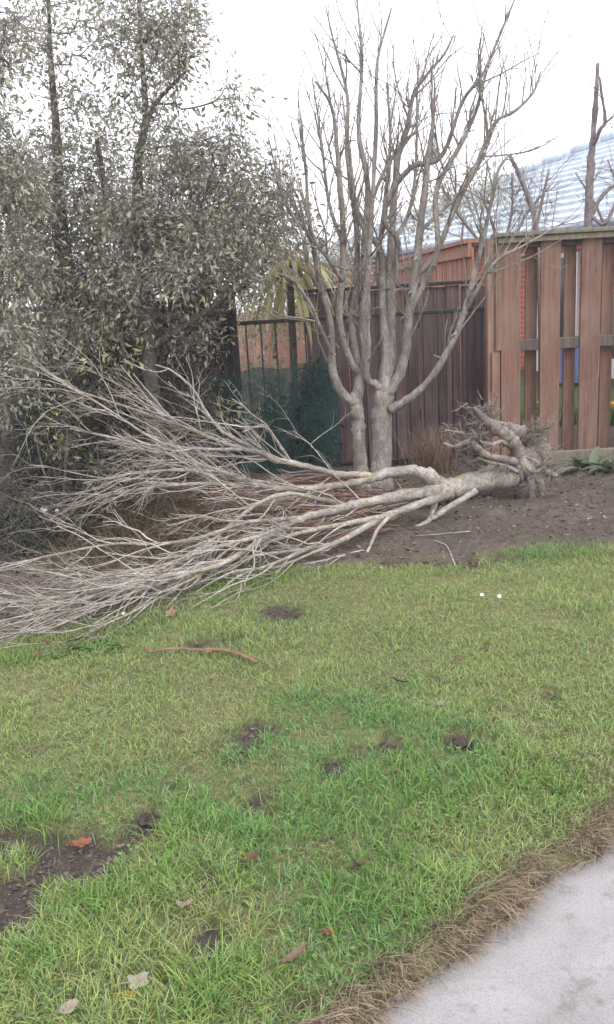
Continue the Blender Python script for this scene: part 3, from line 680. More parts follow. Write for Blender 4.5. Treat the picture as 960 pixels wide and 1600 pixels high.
# ------------------------------------------------------------------ leafy trees and shrubs on the left
def leaves(mb, c, d, size, wid, colr, fold=.25):
    n_ = len(c); d = d / (np.linalg.norm(d, axis=1)[:, None] + 1e-9)
    rv = rng.normal(0, 1, (n_, 3)); s = np.cross(d, rv); s /= np.linalg.norm(s, axis=1)[:, None] + 1e-9; u = np.cross(s, d)
    L = size[:, None]; W = (size * wid)[:, None]
    v = np.stack([c, c + d * L * .45 + s * W * .5 + u * W * fold, c + d * L * .5, c + d * L * .45 - s * W * .5 + u * W * fold, c + d * L - u * L * .12], 1).reshape(-1, 3)
    b = np.arange(n_)[:, None] * 5
    t_ = np.concatenate([b + np.array([[0, 1, 2]]), b + np.array([[0, 2, 3]]), b + np.array([[1, 4, 2]]), b + np.array([[3, 2, 4]])], 0)
    mb.add(v, None, t_, np.repeat(colr, 5, axis=0))
LEAFC = np.array([[.33, .33, .26], [.40, .395, .32], [.26, .265, .195], [.47, .46, .37], [.38, .33, .28], [.34, .31, .27], [.38, .40, .24]])
def leafy(name, label, trunk, clusters, tipr=.0023, per=10, size=.044, bmat='bark_dark', cols=LEAFC, group=None, cat='tree', droop=.25, expo=2.2, spread=.075, wispy=0):
    tp = np.array([P(*q[:3]) for q in trunk[0]]); base = tp[0].copy(); base[2] = 0
    root = thing(name, label, cat, base, group)
    nodes = []; par = []
    for tn in trunk:
        pts = catmull([P(*q[:3]) for q in tn], 4)
        if nodes:
            prev = int(np.argmin(np.linalg.norm(np.array(nodes) - pts[0], axis=1)))
        else: prev = -1
        for p in pts:
            nodes.append(p); par.append(prev); prev = len(nodes) - 1
    ntr = len(nodes); tips = []
    for (cx, cy, yy_, rx, ry, ryy, k) in clusters:
        a = rng.normal(0, 1, (k, 3)); a /= np.linalg.norm(a, axis=1)[:, None]; a *= rng.random((k, 1)) ** .45
        for q in a: tips.append(P(cx + q[0] * rx, cy + q[1] * ry, yy_ + q[2] * ryy))
    tips = np.array(tips); 
    mid = np.array(nodes)
    dist = np.min(np.linalg.norm(tips[:, None] - mid[None], axis=2), axis=1); order = np.argsort(dist)
    arr = np.zeros((len(nodes) + len(tips) * 2, 3)); arr[:len(nodes)] = nodes; cnt = len(nodes); dpt = np.zeros(len(arr)); 
    for i in order:
        p = tips[i]; dd = np.linalg.norm(arr[:cnt] - p, axis=1) + .15 * (arr[:cnt, 2] > p[2] + .05); j = int(np.argmin(dd))
        if dd[j] > .12:
            m_ = (arr[j] + p) / 2 + rng.normal(0, .18, 3) * dd[j] * .5; arr[cnt] = m_; par.append(j); j = cnt; cnt += 1
        arr[cnt] = p; par.append(j); cnt += 1
    arr = arr[:cnt]; par = np.array(par); kidn = [[] for _ in range(cnt)]
    for i, p in enumerate(par):
        if p >= 0: kidn[p].append(i)
    rad = np.zeros(cnt)
    for i in range(cnt - 1, -1, -1):
        rad[i] = tipr if not kidn[i] else max(sum(rad[k] ** expo for k in kidn[i]) ** (1 / expo), tipr)
    tr0 = np.array([q[3] for q in trunk[0]]) * .5 * trunk[0][0][2] / FPX
    # trunk radii from the photograph
    ofs = 0
    for tn in trunk:
        n_ = 4 * (len(tn) - 1) + 1
        wpx = np.array([q[3] * .5 * q[2] / FPX for q in tn]); rad[ofs:ofs + n_] = np.maximum(rad[ofs:ofs + n_] * .6, np.interp(np.linspace(0, len(tn) - 1, n_), np.arange(len(tn)), wpx)); ofs += n_
    tk = MB(); ofs = 0
    for tn in trunk:
        n_ = 4 * (len(tn) - 1) + 1; s = catmull(arr[ofs:ofs + n_], 2); rr = np.interp(np.linspace(0, n_ - 1, len(s)), np.arange(n_), rad[ofs:ofs + n_])
        tk.tube(s, rr * (1 + .05 * rng.normal(0, 1, len(s))), 10); ofs += n_
    tk.build('trunk', M['bark_shade'] if bmat == 'bark_dark' else M[bmat], root)
    bb = MB()
    starts = [(i, par[i]) for i in range(ntr, cnt) if par[i] < ntr or kidn[par[i]][0] != i]
    for i, p0 in starts:
        ch = [p0, i]
        while kidn[ch[-1]]: ch.append(kidn[ch[-1]][0])
        pts = arr[ch]; rr = rad[ch].copy(); rr[0] = min(rr[0], rad[i] * 1.15)
        s = catmull(pts, 2) if len(pts) > 2 else pts
        bb.tube(s, np.interp(np.linspace(0, len(pts) - 1, len(s)), np.arange(len(pts)), rr), 5 if rr[0] > .004 else 4, None, False)
    if wispy:
        for p in tips[rng.random(len(tips)) < wispy]:
            grow(bb, p, unit(rng.normal(0, .7, 3) + np.array([.1, -.2, .25])), .12 + .22 * rng.random(), .0026, 1, .5, .4, (0, 0, 0), (1, 2), 4)
    tag(bb.build('branches', M[bmat], root), kind='stuff')
    lf = MB(); nt2 = len(tips); tot = nt2 * per
    cen = np.repeat(tips, per, axis=0) + rng.normal(0, spread, (tot, 3)) * np.array([1, 1, .9])
    dr = cen - np.repeat(tips, per, axis=0) + rng.normal(0, .05, (tot, 3)) + np.array([0, 0, -.035 - droop * .1])
    cc = cols[rng.integers(0, len(cols), tot)] * (.7 + .6 * rng.random((tot, 1))) * np.repeat(.75 + .5 * rng.random((nt2, 1)), per, axis=0)
    leaves(lf, cen, dr, size * (.45 + .95 * rng.random(tot)), .34 + .1 * rng.random(tot), cc)
    # every leaf hangs on a hair-thin stalk towards its twig
    tag(lf.build('crown', M['leaf'], root, False), kind='stuff')
    return root
leafy('leafy_tree', 'tall grey-green leafy tree with its forked trunk beside the black post', 
  [[(246,745,6.3,34),(243,690,6.3,27),(238,620,6.3,24),(233,560,6.3,24),(232,500,6.3,24),(226,420,6.3,20),(218,330,6.3,17),(216,250,6.3,14),(228,190,6.3,10),(222,90,6.3,6),(215,-40,6.3,4)],
   [(235,545,6.3,14),(265,525,6.2,12),(300,502,6.15,10),(345,470,6.1,7),(395,440,6.1,4)], [(220,215,6.3,8),(245,160,6.3,7),(290,112,6.3,4)], [(226,420,6.3,10),(262,370,6.1,8),(320,310,6.0,5)]],
  [(225,60,6.3,85,70,.4,125),(275,90,6.3,42,60,.3,70),(205,180,6.3,85,60,.4,90),(290,30,6.3,28,40,.25,38),(200,-40,6.3,110,40,.4,60),(365,160,6.2,32,42,.2,26),(345,225,6.2,55,26,.25,40),(290,260,6.2,90,45,.4,190),(385,290,6.2,70,48,.4,95),(440,320,6.2,38,55,.3,30),(240,340,6.2,100,60,.45,240),(340,370,6.1,110,60,.4,190),(385,430,6.1,45,40,.3,60),(290,430,6.0,75,35,.35,80),(200,455,6.0,12,25,.15,20),(190,430,6.1,60,30,.3,60),(300,520,6.3,60,40,.25,50),(150,500,6.2,90,40,.3,70)], wispy=1)
leafy('leafy_tree', 'broad grey-green leafy tree rising behind the upper twigs of the fallen tree',
  [[(118,740,6.8,44),(117,640,6.8,36),(113,560,6.8,34),(108,480,6.8,32),(100,400,6.8,26),(92,300,6.8,18),(88,200,6.8,12),(80,100,6.8,8),(75,-20,6.8,4)], [(108,480,6.8,18),(140,400,6.7,14),(165,320,6.7,10),(150,210,6.7,6)]],
  [(60,50,6.8,60,90,.4,70),(120,160,6.8,55,80,.4,50),(150,40,6.8,35,60,.3,32),(100,260,6.8,110,70,.45,220),(150,340,6.7,130,60,.45,250),(60,370,6.7,70,80,.4,170),(120,440,6.6,110,40,.4,150),(80,540,6.5,90,50,.3,110),(100,-30,6.8,90,40,.4,40)], wispy=1)
leafy('leafy_tree', 'leafy tree cut by the left picture edge with drooping olive leaves',
  [[(5,820,5.9,40),(8,700,5.9,32),(4,560,5.9,30),(-8,420,5.9,24),(-20,280,5.9,16),(-10,140,5.9,10),(-5,0,5.9,5)]],
  [(0,80,5.9,45,90,.4,110),(-40,250,5.9,85,110,.5,210),(25,300,5.9,50,70,.4,130),(20,420,5.8,60,60,.4,130),(-100,420,5.9,90,120,.5,160),(30,520,5.7,45,30,.3,40),(-120,120,5.9,90,120,.5,140),(20,600,5.7,60,50,.3,60)], wispy=1)
YC = np.array([[.26, .26, .10], [.32, .31, .15], [.20, .21, .09], [.36, .36, .22]])
leafy('leafy_shrub', 'pale yellow-green sprig hanging under the forked leafy trunk', [[(205,640,6.0,6),(195,570,5.9,5),(190,520,5.8,4)], [(198,590,5.9,4),(175,560,5.8,3)]],
  [(165,558,5.75,14,8,.05,4),(200,555,5.75,12,8,.05,4),(162,540,5.8,10,6,.05,2),(188,524,5.8,8,5,.05,2)], cols=YC, per=8, cat='shrub', size=.05)
leafy('leafy_shrub', 'low pale green sprigs poking through the upper twigs of the fallen tree', [[(95,880,5.5,6),(100,780,5.45,5),(105,690,5.4,4)], [(98,800,5.45,4),(70,740,5.3,3),(55,680,5.3,3)]],
  [(105,655,5.4,22,10,.12,7),(60,680,5.4,16,8,.1,4),(100,700,5.35,24,10,.12,5),(170,780,5.3,20,8,.1,4),(140,735,5.3,22,9,.1,3)], cols=YC * .85, per=7, cat='shrub', size=.045)
leafy('leafy_shrub', 'small sprig with pale leaves before the green shade cloth', [[(348,700,6.6,4),(350,670,6.6,3),(356,650,6.6,3)]], [(357,635,6.6,12,7,.05,6)], cols=YC, per=7, cat='shrub', size=.05)
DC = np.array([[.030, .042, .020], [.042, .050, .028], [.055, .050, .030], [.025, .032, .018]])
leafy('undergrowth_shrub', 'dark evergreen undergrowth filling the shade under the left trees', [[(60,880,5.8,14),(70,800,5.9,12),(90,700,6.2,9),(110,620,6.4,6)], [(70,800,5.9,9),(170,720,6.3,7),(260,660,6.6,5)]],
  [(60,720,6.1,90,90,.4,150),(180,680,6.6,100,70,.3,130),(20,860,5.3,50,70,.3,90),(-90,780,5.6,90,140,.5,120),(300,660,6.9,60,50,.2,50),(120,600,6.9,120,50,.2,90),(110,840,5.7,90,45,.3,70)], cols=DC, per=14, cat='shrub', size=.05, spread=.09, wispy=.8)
leafy('undergrowth_shrub', 'tangled brownish twiggy shrub in front of the cloth left of the black post', [[(265,760,6.5,10),(262,700,6.5,8),(255,640,6.5,6),(240,590,6.5,4)], [(262,700,6.5,7),(300,640,6.5,5),(315,590,6.5,3)], [(262,720,6.5,7),(200,660,6.4,5),(160,610,6.4,3)]],
  [(300,610,6.5,40,50,.15,60),(220,600,6.5,70,50,.2,90),(150,640,6.4,70,60,.2,90),(260,690,6.4,80,50,.2,90),(180,760,6.0,110,45,.25,90),(60,800,5.7,80,50,.25,70)], cols=np.array([[.12, .115, .07], [.15, .12, .085], [.09, .09, .05], [.17, .16, .10]]), per=9, cat='shrub', size=.042, spread=.08, wispy=1)
leafy('background_shrub', 'dense olive shrub mass filling behind the leafy trunks up to the fence', [[(180,730,7.15,12),(180,600,7.15,10),(190,480,7.15,8),(200,350,7.15,5)], [(185,560,7.15,8),(300,470,7.15,6),(380,400,7.15,4)]],
  [(180,420,7.1,190,70,.15,200),(150,480,7.0,170,40,.15,170),(330,440,7.0,60,40,.12,60),(340,360,7.1,100,60,.15,130),(430,350,7.1,45,60,.12,30),(120,530,7.1,140,50,.15,110),(300,470,7.1,50,40,.12,50)], cols=LEAFC * .7, per=13, cat='shrub', size=.06, spread=.09, wispy=1)
leafy('garden_shrub', 'nearly black leaf mass added behind the green cloth in place of its dark fold', [[(480,745,7.41,6),(485,680,7.41,5),(500,600,7.41,3)]], [(490,640,7.41,26,60,.03,150),(465,690,7.41,50,45,.03,190),(440,660,7.41,34,40,.03,60),(500,592,7.41,14,20,.03,30),(482,720,7.41,34,30,.03,90)], cols=DC * .5, per=14, cat='shrub', size=.06, spread=.05)  # added leaf mass, stands in for the dark doubled fold of the cloth
leafy('garden_shrub', 'leafy shrub pressed against the back of the green shade cloth', [[(430,740,7.8,6),(430,660,7.8,5),(425,600,7.8,3)]], [(410,600,7.8,60,35,.1,70),(450,650,7.8,60,60,.1,60)], cols=LEAFC, per=12, cat='shrub', size=.06, spread=.09)

# ------------------------------------------------------------------ strap-leaved plant behind the railing
cp = P(452, 640, 7.7); cp[2] = 0
t = thing('strap_leaf_plant', 'yellow-green strap-leaved plant hanging behind the black railing', 'plant', cp)
mb = MB(); tc_ = P(452, 418, 7.7); mb.tube([cp, (cp + tc_) / 2 + [.03, 0, 0], tc_], [.04, .035, .03], 8); mb.build('trunk', M['bark_dark'], t)
for k in range(70):
    a = 6.283 * k / 70 * 5.1; el = 1.1 - 1.7 * rng.random(); L = .6 + .35 * rng.random(); dr = np.array([math.cos(a) * math.cos(el), math.sin(a) * math.cos(el), math.sin(el)])
    p = tc_.copy(); p[2] += .05 * rng.random(); pts = [p.copy()]; d = dr.copy()
    for s in range(6): d = unit(d + np.array([0, 0, -.34])); p = p + d * L / 6; pts.append(p.copy())
    pts = np.array(pts); sd_ = unit(np.cross(dr, [0, 0, 1])); wv = np.array([.02, .03, .034, .03, .024, .014, .002])[:, None] * .72
    mb = MB(); v = np.stack([pts - sd_ * wv, pts + [0, 0, -.006], pts + sd_ * wv], 1).reshape(-1, 3)
    q = [(3 * i + j, 3 * i + j + 1, 3 * i + j + 4, 3 * i + j + 3) for i in range(6) for j in range(2)]
    mb.add(v, q, None, np.array([[.46, .44, .19], [.55, .51, .28], [.33, .36, .13], [.48, .40, .22]][k % 4]) * (.7 + .5 * rng.random()))
    mb.build('strap_leaf', M['leaf'], t)

# far fence and shrub behind the railing gap
fx0, fx1 = P(330, 520, 12.5)[0], P(600, 520, 12.5)[0]
t = thing('paling_fence', 'orange paling fence far behind the strap-leaved plant', 'fence', (fx0, 12.5, 0))
ms = board_mesh('far_paling', .14, .02, 1.3, M['orange'], .003); k = 0; x = .07
while x < fx1 - fx0: inst('paling', ms, t, (x, .01 * (k % 2), random.uniform(-.01, .01))); x += .147; k += 1
rail('rail', 0, fx1 - fx0, .03, .08, 1.0, 1.09, M['cap'], t)
leafy('garden_shrub', 'dull olive garden shrub beyond the railing above the far orange fence', [[(430,560,10.5,6),(432,480,10.5,5),(436,400,10.5,3)]],
  [(420,400,10.5,60,60,.6,90),(520,400,11.5,60,40,.5,70),(400,490,10.0,40,40,.3,70),(470,480,10.5,50,45,.3,80),(520,440,10.5,50,40,.3,60)], cols=LEAFC * .85, per=12, cat='shrub', size=.07, spread=.13)

# ------------------------------------------------------------------ neighbour's house
ed = unit(np.array([-.39, 1.0])); en = np.array([ed[1], -ed[0]])      # along the eave (away), and uphill
E0 = P(950, 349, 12.6); EZ = E0[2]; RP = math.tan(R(24))
def roofpt(s, tt): return np.array([E0[0] + ed[0] * s + en[0] * tt, E0[1] + ed[1] * s + en[1] * tt, EZ + tt * RP])
nrm = np.cross(np.array([ed[0], ed[1], 0]), np.array([en[0], en[1], RP])); 
def on_roof(px, py):
    d = ray(px, py); k = np.dot(nrm, E0 - CAMP) / np.dot(nrm, d); p = CAMP + d * k; q = p[:2] - E0[:2]; return np.dot(q, ed), np.dot(q, en)
h0 = on_roof(960, 218); h1 = on_roof(640, 345)
hs_ = lambda tt: h1[0] + (h0[0] - h1[0]) * (tt - h1[1]) / (h0[1] - h1[1])
print('ROOF', E0, h0, h1)
hb = thing('brick_house', 'orange brick neighbouring house with blue-grey tiled hip roof over the fence', 'house', (E0[0], E0[1], 0))
gauge = .32; nC = 24
for k in range(nC):
    t0, t1 = k * gauge, (k + 1) * gauge + .03
    sA = -6 ; sB = hs_(t0)
    if sB - sA < .3: break
    a, b, c, d = roofpt(sA, t0), roofpt(sB, t0), roofpt(hs_(t1), t1), roofpt(sA, t1)
    lift0, lift1 = np.array([0, 0, .075]), np.array([0, 0, .012])
    mb = MB(); mb.add([a + lift0, b + lift0, c + lift1, d + lift1, a, b, c - [0, 0, .02], d - [0, 0, .02]], [(3,2,1,0),(4,5,6,7),(0,1,5,4),(1,2,6,5),(2,3,7,6),(3,0,4,7)])
    mb.build('tile_course', M['tile'], hb, False)
tmax = nC * gauge
hp_ = [roofpt(hs_(t_) , t_) + [0, 0, .08] for t_ in np.linspace(0, tmax, 24)]
for i in range(23):
    mb = MB(); mb.tube([hp_[i] + [0, 0, .012], hp_[i + 1]], [.10, .085], 8); mb.build('hip_cap', M['tile'], hb)
# walls, set back below the eave
def wallpt(s, tt): return np.array([E0[0] + ed[0] * s + en[0] * tt, E0[1] + ed[1] * s + en[1] * tt])
sW = hs_(0) - .5
wl = MB(); a, b, c, d = wallpt(-5.6, .45), wallpt(sW, .45), wallpt(sW, 6.5), wallpt(-5.6, 6.5)
v = [(p[0], p[1], z) for z in (-.1, EZ + .1) for p in (a, b, c, d)]
wl.add(v, [(0,4,5,1),(1,5,6,2),(2,6,7,3),(3,7,4,0)])
wo = wl.build('wall', M['brick'], hb, False)
uv = wo.data.uv_layers.new(name='UVMap'); Ls = [np.linalg.norm(b - a), np.linalg.norm(c - b), np.linalg.norm(d - c), np.linalg.norm(a - d)]
for f_ in range(4):
    for j, (uu, vv) in enumerate([(0, 0), (0, EZ + .2), (Ls[f_], EZ + .2), (Ls[f_], 0)]): uv.data[f_ * 4 + j].uv = (uu, vv)
mb = MB(); mb.tube([roofpt(-6, -.06) + [0, 0, -.02], roofpt(0, -.06) + [0, 0, -.02], roofpt(hs_(0), -.06) + [0, 0, -.02]], [.07] * 3, 8); mb.build('gutter', M['gutter'], hb)
mb = MB(); mb.add([roofpt(-6, 0) - [0,0,.02], roofpt(hs_(0), 0) - [0,0,.02], np.append(wallpt(sW, .46), EZ - .02), np.append(wallpt(-6, .46), EZ - .02)], [(0,1,2,3)]); mb.build('soffit', M['white'], hb, False)
def on_wall(px, py):
    d = ray(px, py); n3 = np.array([en[0], en[1], 0]); o = np.append(wallpt(0, .45), 0); k = np.dot(n3, o - CAMP) / np.dot(n3, d); p = CAMP + d * k; return np.dot(p[:2] - E0[:2], ed), p[2]
def wallbox(nm, px0, px1, pyt, pyb, mat, proud=.06, par=None, z=None):
    s0, s1 = on_wall(px0, pyb)[0], on_wall(px1, pyb)[0]; mid = (px0 + px1) / 2; z1, z0 = on_wall(mid, pyt)[1], on_wall(mid, pyb)[1]
    if z: z0, z1 = z
    p = [wallpt(s0, .45 - proud), wallpt(s1, .45 - proud), wallpt(s1, .47), wallpt(s0, .47)]
    mb = MB(); mb.add([(q_[0], q_[1], zz) for zz in (z0, z1) for q_ in p], [(0,1,2,3),(4,7,6,5),(0,4,5,1),(1,5,6,2),(2,6,7,3),(3,7,4,0)]); return mb.build(nm, mat, par or hb, False)
wf = wallbox('window', 834, 850, 400, 580, M['white'], .05); 
wd_ = wallbox('window', 872, 904, 395, 535, M['white'], .05); wallbox('pane', 875, 901, 402, 528, M['glass'], .058, wd_)
dr_ = wallbox('door', 928, 945, 500, 606, M['white'], .05); wallbox('door', 954, 985, 508, 602, M['white'], .05)
wallbox('downpipe', 932, 939, 370, 505, M['gutter'], .09)
# bins and flowers in the neighbour's garden
def tapered(mb, x, y, z0, z1, a, b):
    v = [(x - a, y - a, z0), (x + a, y - a, z0), (x + a, y + a, z0), (x - a, y + a, z0), (x - b, y - b, z1), (x + b, y - b, z1), (x + b, y + b, z1), (x - b, y + b, z1)]
    mb.add(v, [(0,3,2,1),(4,5,6,7),(0,1,5,4),(1,2,6,5),(2,3,7,6),(3,0,4,7)])
for px2, lab in ((877, 'blue wheeled bin seen through the fence gap left of the other bin'), (899, 'blue wheeled bin seen through the fence gap right of the other bin')):
    c0 = G(px2, 603); t = thing('wheeled_bin', lab, 'bin', (c0[0], c0[1], 0), 'blue bins behind the fence')
    mb = MB(); tapered(mb, c0[0], c0[1], .06, .62, .13, .17); mb.build('body', M['bluebin'], t, False)
    mb = MB(); tapered(mb, c0[0], c0[1] - .02, .622, .68, .19, .16); mb.build('lid', M['bluebin'], t, False)
    for s in (-1, 1): mb = MB(); mb.tube([(c0[0] + s * .10, c0[1] + .1, .07), (c0[0] + s * .135, c0[1] + .1, .07)], [.07, .07], 10); mb.build('wheel', M['iron'], t)
M['yellow'] = plain('yellow_petal', (.75, .48, .02), .6)
for px2, py2, lab in ((950, 640, 'yellow daffodils in the gap beside the right picture edge'), (843, 642, 'yellow daffodils in the gap behind the root ball'), (890, 640, 'daffodil clump in the gap between the wide middle boards')):
    c0 = G(px2, py2 + 25); t = thing('daffodil_clump', lab, 'flower', (c0[0], c0[1], 0), "daffodils in the neighbour's bed")
    mb = MB(); n_ = 90; bx_ = c0[0] + rng.normal(0, .09, n_); by_ = c0[1] + rng.normal(0, .07, n_)
    blades(mb, bx_, by_, bx_ * 0 - .01, .2 + .14 * rng.random(n_), np.full(n_, .012), .2 + .3 * rng.random(n_), rng.random(n_) * 6.28, lerp((.05, .13, .04), (.10, .20, .06), rng.random(n_))); mb.build('leaves', M['grass'], t)
    for k in range(4):
        fxp = np.array([c0[0] + rng.normal(0, .07), c0[1] - .05 + rng.normal(0, .05), .22 + .08 * rng.random()])
        mb = MB(); mb.tube([fxp * [1, 1, 0], fxp], [.004, .003], 5, (.08, .18, .05)); stl = mb.build('stalk', M['grass'], t)
        mb = MB()
        for a in range(6):
            th = a * 1.047; e1 = np.array([math.cos(th), -.2, math.sin(th)]) * .04; e2 = np.array([-math.sin(th), 0, math.cos(th)]) * .014
            mb.add([fxp, fxp + e1 * .6 + e2, fxp + e1, fxp + e1 * .6 - e2], [(0, 1, 2, 3)])
        mb.tube([fxp, fxp + [0, -.03, 0]], [.010, .016], 7); mb.build('flower', M['yellow'], stl)

# leafless trees and shrubs in the neighbour's garden
def baretree(name, label, pls, nt_, lev, L, mat, cat='tree', spread=.45, drift=(0, 0, .2), r=.006):
    b = P(*pls[0][0][:3]); b = b.copy(); b[2] = 0; t = thing(name, label, cat, b)
    for pi, pl in enumerate(pls):
        mb = MB(); s, rr = limb(mb, [(a_, b_, c_, d_ * .8) for a_, b_, c_, d_ in pl], 5, 8, .07); br = mb.build('trunk' if pi == 0 else 'branch', mat, t); tw = MB()
        for j in range(nt_):
            u = .3 + .68 * rng.random(); i = int(u * (len(s) - 1)); tg = unit(s[min(i + 1, len(s) - 1)] - s[i - 1])
            grow(tw, s[i], unit(tg * .5 + rng.normal(0, .6, 3)), L * (.5 + .7 * rng.random()), min(r, rr[i] * .6), lev, spread, .25, drift, (2, 4), 5)
        if nt_: tag(tw.build('twigs', mat, br), kind='stuff')
    return t
baretree('garden_tree', 'dark bare pollarded tree trunk rising above the right fence', [[(917,660,8.6,20),(918,500,8.6,18),(920,350,8.6,17),(922,280,8.6,16),(926,225,8.6,12),(931,160,8.6,9),(935,100,8.6,7)],
   [(926,228,8.6,9),(940,200,8.5,7),(946,190,8.5,6),(941,150,8.5,5),(937,120,8.5,4)], [(922,345,8.6,9),(935,315,8.6,8),(952,295,8.6,7),(975,280,8.6,6)], [(946,192,8.5,4),(958,182,8.5,3)], [(921,335,8.6,8),(945,350,8.5,7),(965,310,8.5,5)]], 4, 1, .25, M['bark_back'], r=.004)
baretree('garden_tree', 'thin dark leaning stem rising behind the fence left of the pollarded trunk', [[(846,660,8.2,12),(845,500,8.2,11),(838,360,8.2,10),(826,310,8.2,9),(810,270,8.2,8),(797,242,8.2,7)], [(842,420,8.2,7),(820,400,8.2,6),(800,405,8.2,5)], [(838,360,8.2,6),(850,300,8.2,5),(858,265,8.2,3)]], 7, 2, .3, M['bark_back'], r=.004)
baretree('garden_shrub', 'fine twiggy bare shrub in front of the blue-grey roof', [[(790,560,9.5,8),(785,420,9.5,7),(770,350,9.5,6),(750,300,9.5,4)], [(785,420,9.5,6),(820,340,9.5,5),(860,290,9.5,3)], [(785,420,9.5,6),(720,340,9.5,5),(690,290,9.5,3)], [(785,400,9.5,6),(800,330,9.5,5),(800,270,9.5,3)]], 26, 2, .45, M['bark_back'], 'shrub', r=.004)
baretree('garden_shrub', 'twiggy bare shrub behind the pollarded trunk at the right edge', [[(960,560,9.2,8),(955,420,9.2,7),(940,340,9.2,6),(900,270,9.2,3)], [(955,420,9.2,6),(975,330,9.2,5),(950,250,9.2,3)]], 16, 2, .4, M['bark_back'], 'shrub', r=.004)
leafy('garden_shrub', 'hazy olive shrub showing between the stems above the side fence', [[(720,560,16.0,5),(720,420,16.0,4),(725,330,16.0,3)]], [(710,310,16.0,50,34,.8,70),(770,290,16.5,50,22,.6,60),(650,350,16.0,45,22,.6,40)], cols=LEAFC * 1.1, per=10, cat='shrub', size=.09, spread=.16, bmat='bark_back')

# ------------------------------------------------------------------ bed litter, prunings, tufts
g = MB(); n = 13000
def inbed(n_):
    x = rng.uniform(-2.9, 3.3, n_); y = rng.uniform(3.6, 7.1, n_); e = edge_y(x); k = y > e + .02; return x[k], y[k]
lx, ly = inbed(n); k = (rng.random(len(lx)) < .3) | (lx < -.1); lx, ly = lx[k], ly[k]; n = len(lx); z = gh(lx, ly) + .004
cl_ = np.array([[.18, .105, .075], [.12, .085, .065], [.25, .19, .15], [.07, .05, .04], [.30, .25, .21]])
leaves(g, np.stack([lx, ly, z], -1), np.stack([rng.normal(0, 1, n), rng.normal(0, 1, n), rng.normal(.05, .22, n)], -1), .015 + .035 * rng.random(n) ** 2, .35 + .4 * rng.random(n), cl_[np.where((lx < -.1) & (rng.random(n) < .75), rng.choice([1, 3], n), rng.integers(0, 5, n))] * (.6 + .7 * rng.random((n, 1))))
tag(g.build('leaf_litter', M['dry'], smooth=False), 'brown leaf litter and wood chips scattered over the bed', 'litter', kind='stuff')
# crumbs of soil
import bmesh
_bm = bmesh.new(); bmesh.ops.create_icosphere(_bm, subdivisions=2, radius=1); _bm.verts.ensure_lookup_table()
ICO_V = np.array([v.co[:] for v in _bm.verts]); ICO_F = np.array([[v.index for v in f.verts] for f in _bm.faces]); _bm.free()
def rockmesh(s, seed, lumps=0):
    r_ = np.random.default_rng(seed); ph = r_.normal(0, 1, (5, 3)); mb = MB()
    for q_ in range(lumps + 1):
        a_ = r_.random() * 6.28
        oc_, sc_ = (np.zeros(3), 1.0) if q_ == 0 else (np.array([math.cos(a_), math.sin(a_), r_.normal(0, .3)]) * (.7 + .6 * r_.random()), .22 + .35 * r_.random())
        k = 1 + .13 * np.sin(3.1 * (ICO_V + oc_) @ ph.T + np.arange(5)).sum(1) + r_.normal(0, .12, len(ICO_V))
        mb.add((ICO_V * k[:, None] * sc_ + oc_) * np.array([1, .85, .6]) * s, None, ICO_F)
    return mb.mesh('clod', None, False)
g = MB(); n = 5200; lx, ly = inbed(n); k = (ly < 6.9) & (lx > -.8); lx, ly = lx[k], ly[k]
qx = rng.uniform(-2.2, 2.2, 60000); qy = rng.uniform(1.4, 4.8, 60000); k = (bare_mask(qx, qy) > .6) & (lawn_mask(qx, qy) > .5) & (path_d(qx, qy) < -.1); lx = np.concatenate([lx, qx[k][:4000]]); ly = np.concatenate([ly, qy[k][:4000]]); n = len(lx); s = .004 + np.where(ly > edge_y(lx), .016, .006) * rng.random(n) ** 4; z = gh(lx, ly) + s * .3
oc = np.array([(1,0,0),(-1,0,0),(0,1,0),(0,-1,0),(0,0,.8),(0,0,-.8)]); of = np.array([(0,2,4),(2,1,4),(1,3,4),(3,0,4),(2,0,5),(1,2,5),(3,1,5),(0,3,5)])
v = oc[None] * s[:, None, None] * (1 + .35 * rng.normal(0, 1, (n, 6, 1))).clip(.4, 1.8) + rng.normal(0, .2, (n, 6, 3)) * s[:, None, None] + np.stack([lx, ly, z], -1)[:, None, :]
g.add(v.reshape(-1, 3), None, (np.arange(n)[:, None, None] * 6 + of[None]).reshape(-1, 3), np.repeat(np.array([.15, .126, .108]) * (.6 + .6 * rng.random((n, 1))), 6, axis=0))
tag(g.build('soil_crumbs', M['dry'], smooth=False), 'loose crumbs of dark soil on the bed', 'soil', kind='stuff')
# prunings: a heap of cut reddish twigs beneath the limbs
g = MB(); RC = np.array([[.24, .12, .095], [.30, .20, .16], [.16, .085, .07], [.34, .27, .22], [.20, .13, .11]])
for j in range(620):
    px2 = rng.uniform(250, 640); py2 = 800 + rng.normal(0, 34) + (480 - px2) * .08
    c0 = G(px2, min(max(py2, 765), 885)); 
    if c0[1] < edge_y(c0[0]) + .03: continue
    L = .15 + .5 * rng.random(); a = math.pi + rng.normal(0, .5); d = np.array([math.cos(a), math.sin(a), 0]); z0 = gh(c0[0], c0[1]) + .01 + .07 * rng.random() * (.5 + .5 * (py2 < 820))
    p0 = np.array([c0[0], c0[1], z0]); p1 = p0 + d * L / 2 + rng.normal(0, .025, 3); p2 = p0 + d * L + rng.normal(0, .04, 3)
    p1[2] = max(p1[2], gh(p1[0], p1[1]) + .008); p2[2] = max(p2[2], gh(p2[0], p2[1]) + .006); r_ = .002 + .003 * rng.random()
    g.tube(catmull([p0, p1, p2], 2), np.linspace(r_, r_ * .6, 5), 5, RC[rng.integers(0, 5)] * (.6 + .6 * rng.random()))
tag(g.build('prunings', M['prune']), 'heap of reddish cut twigs under the fallen limbs', 'prunings', kind='stuff')
